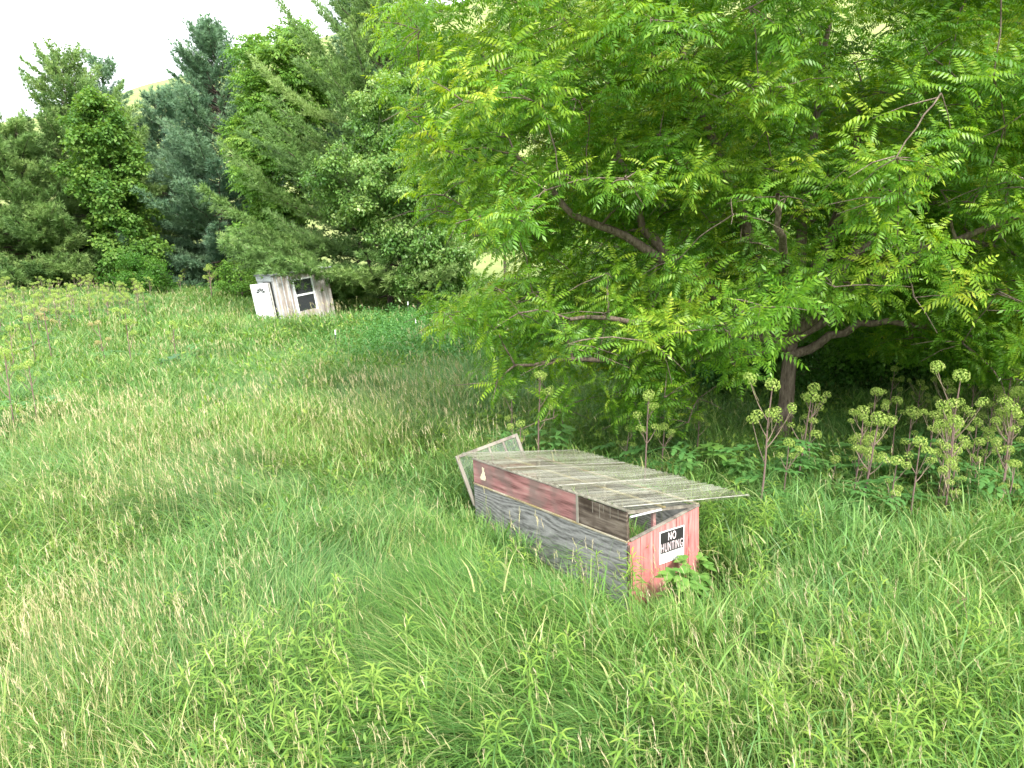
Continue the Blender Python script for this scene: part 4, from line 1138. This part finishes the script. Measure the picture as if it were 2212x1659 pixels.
m = MB(); m.box(-.006, .024, -.03, -.023, -.3, H1 - .02, bevel=.002); m.build('corner_trim', M['brown_wood'], cf)
# back and far walls
m = MB(); m.box(CFW - .02, CFW, .02, CFL, -.3, H1 + .15); m.build('back_board', M['gray_wood'], cf)
m = MB(); m.prism([(.024, -.3), (CFW - .022, -.3), (CFW - .022, roof_z(CFW) - .03), (.024, roof_z(.02) - .03)], CFL - .025, CFL - .003); m.build('far_wall', M['red_fascia'], cf)
m = MB(); m.box(.024, CFW - .022, .02, CFL - .03, .30, .34); m.build('bedding', M['soil'], cf)
# posts, rails
for (px_, py_, mt) in ((.03, .03, 'brown_wood'), (.47, .03, 'red_fascia'), (.03, 1.6, 'brown_wood'), (.03, 3.1, 'brown_wood'), (1.15, .03, 'pale_trim'), (1.15, 1.6, 'pale_trim'), (1.15, 3.1, 'pale_trim')):
    m = MB(); m.box(px_, px_ + .045, py_, py_ + .04, .2, roof_z(px_ + .05) - .045, bevel=.003); m.build('post', M[mt], cf)
slr = math.atan(.158)
rr_ = Matrix.Translation((0, 0, H1 + HF)) @ Matrix.Rotation(slr, 4, 'Y')
for yy_ in (.01, .78, 1.55, 2.33, 3.12):
    m = MB(); m.box(.03, 1.30, yy_, yy_ + .036, -.055, -.016, rr_, bevel=.003); m.build('rafter', M['pale_trim'], cf)
for xx_ in (-.005, .60, 1.20):
    m = MB(); m.box(xx_, xx_ + .05, -.01, CFL + .02, -.014, .006 if False else -.0125 + .018, rr_, bevel=.002)
    m.build('purlin', M['trim'] if xx_ > .3 else M['pale_trim'], cf)
m = MB()
for a in range(8): pass
s = Soup(); tube(s, [(.05, -.012, H1 + .30), (.3, -.012, H1 + .285), (.56, -.012, H1 + .27)], [.012, .012, .012], 8)
link('rail', s.mesh('rail', M['white_paint'], True), cf)

# corrugated sheets, each one a part
def corrugated(y0, y1, x0, x1, lift, seed):
    rg = R_(seed); ny_, nx_ = int((y1 - y0) / .0075), 26
    yv = np.linspace(y0, y1, ny_); xv = np.linspace(x0, x1, nx_)
    Xg, Yg = np.meshgrid(xv, yv, indexing='ij')
    Zg = H1 + HF + .030 + lift - .158 * Xg + .019 * np.sin(2 * PI * Yg / .115)
    Zg += .016 * (vnoise(Xg, Yg, .55, seed) - .5) + .05 * (vnoise(Xg, Yg, 1.1, seed + 1) - .5) * smooth(1.2, 2.3, Xg)
    i = np.arange(nx_ * ny_).reshape(nx_, ny_)
    q = np.stack([i[:-1, :-1], i[1:, :-1], i[1:, 1:], i[:-1, 1:]], -1).reshape(-1, 4)
    me = mesh_arrays('roof_sheet', np.stack([Xg, Yg, Zg], -1).reshape(-1, 3), q, M['poly'], smooth=True)
    return link('roof_sheet', me, cf)
corrugated(-.06, 1.16, -.07, 2.26, .0, 31); corrugated(1.03, 2.30, -.07, 2.22, .007, 32); corrugated(2.17, 3.42, -.07, 2.24, .014, 33)

for yy_ in (-.045, 1.085, 2.225, 3.365):
    m = MB(); m.box(-.075, 2.21, yy_, yy_ + .034, .050, .055, rr_, bevel=.002); m.build('sheen_strip', M['strip'], cf)  # added pale strips imitating the shine of doubled sheet at the seams
# sign on the red wall
sg = empty('warning_sign', (0, 0, 0)); tag(sg, 'black and white no hunting sign fixed to the red end wall', 'sign')
CFM = Matrix.Translation((CF_A[0], CF_A[1], 0)) @ cf.rotation_euler.to_matrix().to_4x4()
SX0, SX1, SZ0, SZ1 = .505, .935, .355, .752
sg.matrix_world = CFM @ Matrix.Translation(((SX0 + SX1) / 2, -.027, (SZ0 + SZ1) / 2)) @ Matrix.Rotation(math.radians(1.5), 4, 'Y')
hw, hh = (SX1 - SX0) / 2, (SZ1 - SZ0) / 2
m = MB(); m.box(-hw, hw, -.002, .002, -hh, hh, bevel=.0008); m.build('plate', M['sign_white'], sg)
m = MB(); m.box(-hw + .014, hw - .014, -.0035, -.0023, -hh + .125, hh - .014); m.build('panel', M['sign_black'], sg)
m = MB()
for (a0_, a1_, c0_, c1_) in ((-hw + .014, hw - .014, -hh + .030, -hh + .033), (-hw + .014, hw - .014, -hh + .112, -hh + .115), (-hw + .014, -hw + .017, -hh + .0335, -hh + .1115), (hw - .017, hw - .014, -hh + .0335, -hh + .1115)):
    m.box(a0_, a1_, -.0033, -.0023, c0_, c1_)
m.build('name_box', M['sign_black'], sg)


def lettering(txt, width, height, cx, cz, mat, parent, off):
    cu = bpy.data.curves.new('lettering', 'FONT'); cu.body = txt; cu.align_x = 'CENTER'; cu.align_y = 'CENTER'; cu.offset = off; cu.extrude = .0
    cu.space_character = 1.22
    o = bpy.data.objects.new('lettering', cu); C.objects.link(o)
    bpy.context.view_layer.update()
    dg = bpy.context.evaluated_depsgraph_get(); me = bpy.data.meshes.new_from_object(o.evaluated_get(dg))
    bpy.data.objects.remove(o); 
    co = np.array([v.co[:] for v in me.vertices]); lo, hi = co.min(0), co.max(0)
    for v in me.vertices:
        x, z = (v.co.x - (lo[0] + hi[0]) / 2) / (hi[0] - lo[0]) * width + cx, (v.co.y - (lo[1] + hi[1]) / 2) / (hi[1] - lo[1]) * height + cz
        v.co = (x, -.0045, z)
    me.materials.clear(); me.materials.append(mat); me.name = 'lettering'
    return link('lettering', me, parent)
pan_c = (-hh + .125 + hh - .014) / 2
lettering('NO', .135, .098, -.0, pan_c + .062, M['sign_letter'], sg, .016)
lettering('HUNTING', .37, .108, 0, pan_c - .062, M['sign_letter'], sg, .004)

# small cream rabbit cut-out on the faded board
rb = empty('rabbit_cutout', (0, 0, 0)); tag(rb, 'small cream rabbit cut-out on the far end of the faded red board', 'ornament')
rb.matrix_world = CFM @ Matrix.Translation((-.006, 2.93, H1 + .19))
prof = [(-.055, -.075), (.05, -.075), (.06, -.05), (.055, -.01), (.04, .012), (.046, .03), (.036, .052), (.022, .058), (.034, .105), (.026, .118), (.012, .1), (.004, .062), (-.002, .11), (-.012, .12), (-.02, .1), (-.014, .058), (-.02, .03), (-.045, .01), (-.062, -.025), (-.078, -.035), (-.076, -.055)]
m = MB(); a_ = [m.bm.verts.new((-.003, -p[0], p[1])) for p in prof]; b_ = [m.bm.verts.new((.004, -p[0], p[1])) for p in prof]
m.bm.faces.new(a_); m.bm.faces.new(b_[::-1])
for q in range(len(prof)): m.bm.faces.new((a_[q], b_[q], b_[(q + 1) % len(prof)], a_[(q + 1) % len(prof)]))
m.build('body', M['cream'], rb)

# old sash leaning at the far end
sh = empty('window_sash', (0, 0, 0)); tag(sh, 'old glazed wooden sash tilted outwards at the far end of the cold frame', 'window frame')
sh.matrix_world = CFM @ Matrix.Translation((-.01, CFL + .03, .40)) @ Matrix.Rotation(math.radians(-8), 4, 'Y') @ Matrix.Rotation(math.radians(-21), 4, 'X')
SW, SH_ = 1.18, .80
for (nm, q) in (('stile', (0, .055, -.015, .015, 0, SH_)), ('stile', (SW - .055, SW, -.015, .015, 0, SH_)), ('rail', (.057, SW - .057, -.014, .014, SH_ - .05, SH_)), ('rail', (.057, SW - .057, -.014, .014, 0, .07)),
                ('muntin', (.30, .335, -.012, .012, .072, SH_ - .052)), ('muntin', (.585, .62, -.012, .012, .072, SH_ - .052)), ('muntin', (.86, .895, -.012, .012, .072, SH_ - .052))):
    m = MB(); m.box(*q, bevel=.003); m.build(nm, M['pale_trim'], sh)
for (xa, xb) in ((.056, .299), (.336, .584), (.621, .859), (.896, SW - .056)):
    m = MB(); m.box(xa, xb, -.002, .002, .071, SH_ - .051); m.build('pane', M['sash_glass'], sh)

# ------------------------------------------------------------------ coop: local x along the window wall, y into the depth, z up
CW, CD, CH = 2.70, 1.80, 2.30
cp = empty('chicken_coop', (0, 0, 0)); tag(cp, 'small leaning shed of weathered grey boards with a white door ajar under the pine boughs', 'shed')
CPM = Matrix.Translation((COOP[0], COOP[1], float(ground_z(*COOP)) + .02)) @ Matrix.Rotation(math.radians(8), 4, Vector((.31, -.95, 0))) @ Matrix.Rotation(COOP_RZ, 4, 'Z')
cp.matrix_world = CPM
WX0, WX1, WZ0, WZ1 = .95, 1.84, .50, 1.92
m = MB()
for (xa, xb, za, zb) in ((0, WX0, -.2, CH), (WX1, CW, -.2, CH - .0), (WX0, WX1, -.2, WZ0), (WX0, WX1, WZ1, CH)): m.box(xa, xb, 0, .03, za, zb)
m.build('wall', M['coop_wood'], cp)
for xx_ in (.02, .18, .42, .70, .84, 1.94, 2.14, 2.36, 2.60):
    m = MB(); m.box(xx_, xx_ + .05, -.022, -.002, -.2, CH - .02, bevel=.003); m.build('batten', M['coop_front'] if xx_ < 1 else M['coop_wood'], cp)
m = MB(); m.box(0, .03, .03, .12, -.2, CH); m.box(0, .03, 1.05, CD, -.2, CH); m.box(0, .03, .12, 1.05, 2.02, CH)
m.build('front_wall', M['coop_front'], cp)
for zz_ in (2.06, 2.18):
    m = MB(); m.box(-.024, -.002, .0, CD, zz_, zz_ + .11, bevel=.004); m.build('fascia_plank', M['coop_front'], cp)
m = MB(); m.box(.032, CW, CD - .03, CD, -.2, CH - .1); m.build('back_wall', M['coop_wood'], cp)
m = MB(); m.box(CW - .03, CW, .032, CD - .032, -.2, CH - .1); m.build('side_wall', M['coop_wood'], cp)
m = MB(); m.box(-.12, CW + .12, -.12, CD + .12, CH + .005, CH + .06, Matrix.Rotation(.03, 4, 'Y'), bevel=.006); m.build('roof', M['roof_felt'], cp)
m = MB(); m.box(.04, CW - .04, .05, CD - .04, .0, .05); m.build('floor', M['dark_inside'], cp)
# window
fr = MB()
for q in ((WX0 - .05, WX0 + .03, -.03, .0, WZ0 - .05, WZ1 + .06), (WX1 - .03, WX1 + .05, -.03, .0, WZ0 - .05, WZ1 + .06), (WX0 + .032, WX1 - .032, -.03, .0, WZ1 - .01, WZ1 + .06), (WX0 + .032, WX1 - .032, -.028, .002, (WZ0 + WZ1) / 2 - .02, (WZ0 + WZ1) / 2 + .06)): fr.box(*q)
wf = fr.build('window', M['white_paint'], cp)
m = MB(); m.box(WX0 + .005, WX1 - .005, .006, .012, (WZ0 + WZ1) / 2 + .04, WZ1 - .005); m.build('pane', M['dark_glass'], wf)
m = MB(); m.box(WX0 + .005, WX1 - .005, .014, .020, WZ0 + .005, (WZ0 + WZ1) / 2 + .02); m.build('pane', M['dark_glass'], wf)
# door ajar, hinged near the front corner
dr = MB(); dr.box(0, .91, -.022, .022, 0, 2.03, bevel=.004)
dro = dr.build('door', M['white_door'], cp); dro['label'] = 'white door with a fan light, standing ajar'
dro.matrix_local = Matrix.Translation((-.09, .34, -.02)) @ Matrix.Rotation(math.radians(124), 4, 'Z')
# the outer face looks to the viewer: local +y after the half turn
fan = MB(); cx_, cz_, R0, R1 = .43, 1.60, .085, .23
for k in range(5):
    a0_, a1_ = PI * k / 5 + .07, PI * (k + 1) / 5 - .07; st_ = 5
    A_ = [(cx_ + R0 * math.cos(a0_ + (a1_ - a0_) * i / st_), cz_ + R0 * math.sin(a0_ + (a1_ - a0_) * i / st_)) for i in range(st_ + 1)]
    B_ = [(cx_ + R1 * math.cos(a0_ + (a1_ - a0_) * i / st_), cz_ + R1 * math.sin(a0_ + (a1_ - a0_) * i / st_)) for i in range(st_ + 1)]
    pr = A_ + B_[::-1]
    va = [fan.bm.verts.new((p[0], .0265, p[1])) for p in pr]; vb = [fan.bm.verts.new((p[0], .020, p[1])) for p in pr]
    fan.bm.faces.new(va); fan.bm.faces.new(vb[::-1])
    for q in range(len(pr)): fan.bm.faces.new((va[q], vb[q], vb[(q + 1) % len(pr)], va[(q + 1) % len(pr)]))
fan.build('fan_light', M['dark_glass'], dro)
jm = MB(); jm.box(-.07, -.014, .27, .31, -.1, 2.0, bevel=.003); jm.build('door_jamb', M['door_edge'], cp)
dm = MB(); dm.box(-.012, -.004, .09, 1.1, -.1, 2.02); dm.build('doorway_shade', M['dark_inside'], cp)  # flat dark sheet over the opening, painted as its shade

# ------------------------------------------------------------------ white-tipped field posts
for (px, py, Yd, lb) in ((724, 713, 23, 'white-tipped thin post in open grass, nearest to the coop'), (881, 652, 33, 'white-tipped thin post under the edge of the pine boughs'),
                         (898, 689, 26, 'white-tipped thin post in front of the nettle patch')):
    p = P(px, py, Yd); r = empty('fence_post', (p[0], Yd, float(ground_z(p[0], Yd)))); tag(r, lb, 'post', 'thin white-tipped posts in the meadow')
    Hp = p[2] - r.location.z
    m = MB(); m.box(-.018, .018, -.004, .004, -.3, Hp - .16); m.box(-.004, .004, .0045, .03, -.3, Hp - .16); m.build('post', M['post_green'], r)
    m = MB(); m.box(-.020, .020, -.006, .006, Hp - .158, Hp); m.box(-.006, .006, .0065, .034, Hp - .158, Hp); m.build('tip', M['post_white'], r)

# ------------------------------------------------------------------ camera, sky, sun
cam = bpy.data.cameras.new('camera'); co = bpy.data.objects.new('camera', cam); C.objects.link(co)
co.location = (0, 0, CAMH); co.rotation_euler = (PI / 2 - TH, 0, 0)
cam.sensor_width = 36; cam.lens = 36 * FPX / 2212; cam.clip_end = 3000
sc = bpy.context.scene; sc.camera = co
SUN_EL, SUN_AZ = math.radians(47), math.radians(150)        # azimuth clockwise from +Y: high, behind the camera's right shoulder
w = bpy.data.worlds.new('World'); sc.world = w; w.use_nodes = True
N, L = w.node_tree.nodes, w.node_tree.links; N.clear()
out = N.new('ShaderNodeOutputWorld'); bg = N.new('ShaderNodeBackground'); L.new(bg.outputs[0], out.inputs[0])
sky = N.new('ShaderNodeTexSky'); sky.sky_type = 'NISHITA'; sky.sun_disc = False; sky.sun_elevation = SUN_EL; sky.sun_rotation = SUN_AZ
tc = N.new('ShaderNodeTexCoord'); nz = N.new('ShaderNodeTexNoise'); nz.inputs['Scale'].default_value = 1.7; nz.inputs['Detail'].default_value = 6
L.new(tc.outputs['Generated'], nz.inputs['Vector'])
mr = N.new('ShaderNodeMapRange'); mr.inputs[1].default_value = .3; mr.inputs[2].default_value = .6; mr.inputs[3].default_value = .72; mr.inputs[4].default_value = 1.0
L.new(nz.outputs['Fac'], mr.inputs[0])
mx = N.new('ShaderNodeMix'); mx.data_type = 'RGBA'; L.new(mr.outputs[0], mx.inputs['Factor']); L.new(sky.outputs[0], mx.inputs['A']); mx.inputs['B'].default_value = (7.6, 7.8, 8.0, 1)
L.new(mx.outputs['Result'], bg.inputs['Color']); bg.inputs['Strength'].default_value = .13
sun = bpy.data.lights.new('sun', 'SUN'); sun.energy = 2.0; sun.angle = math.radians(10); sun.color = (1, .96, .88)
so = bpy.data.objects.new('sun', sun); C.objects.link(so)
dv = Vector((math.sin(SUN_AZ) * math.cos(SUN_EL), math.cos(SUN_AZ) * math.cos(SUN_EL), math.sin(SUN_EL)))
so.rotation_euler = dv.to_track_quat('Z', 'Y').to_euler(); so.location = (0, 0, 30)

sc.view_settings.view_transform = 'Standard'; sc.view_settings.look = 'None'; sc.view_settings.exposure = 1.85; sc.view_settings.gamma = 1
cy = sc.cycles
cy.max_bounces = 7; cy.diffuse_bounces = 3; cy.glossy_bounces = 2; cy.transmission_bounces = 4; cy.transparent_max_bounces = 12
cy.use_denoising = True; cy.denoiser = 'OPENIMAGEDENOISE'; cy.denoising_input_passes = 'RGB_ALBEDO_NORMAL'; cy.denoising_prefilter = 'ACCURATE'; cy.sample_clamp_indirect = 6
cy.caustics_reflective = False; cy.caustics_refractive = False
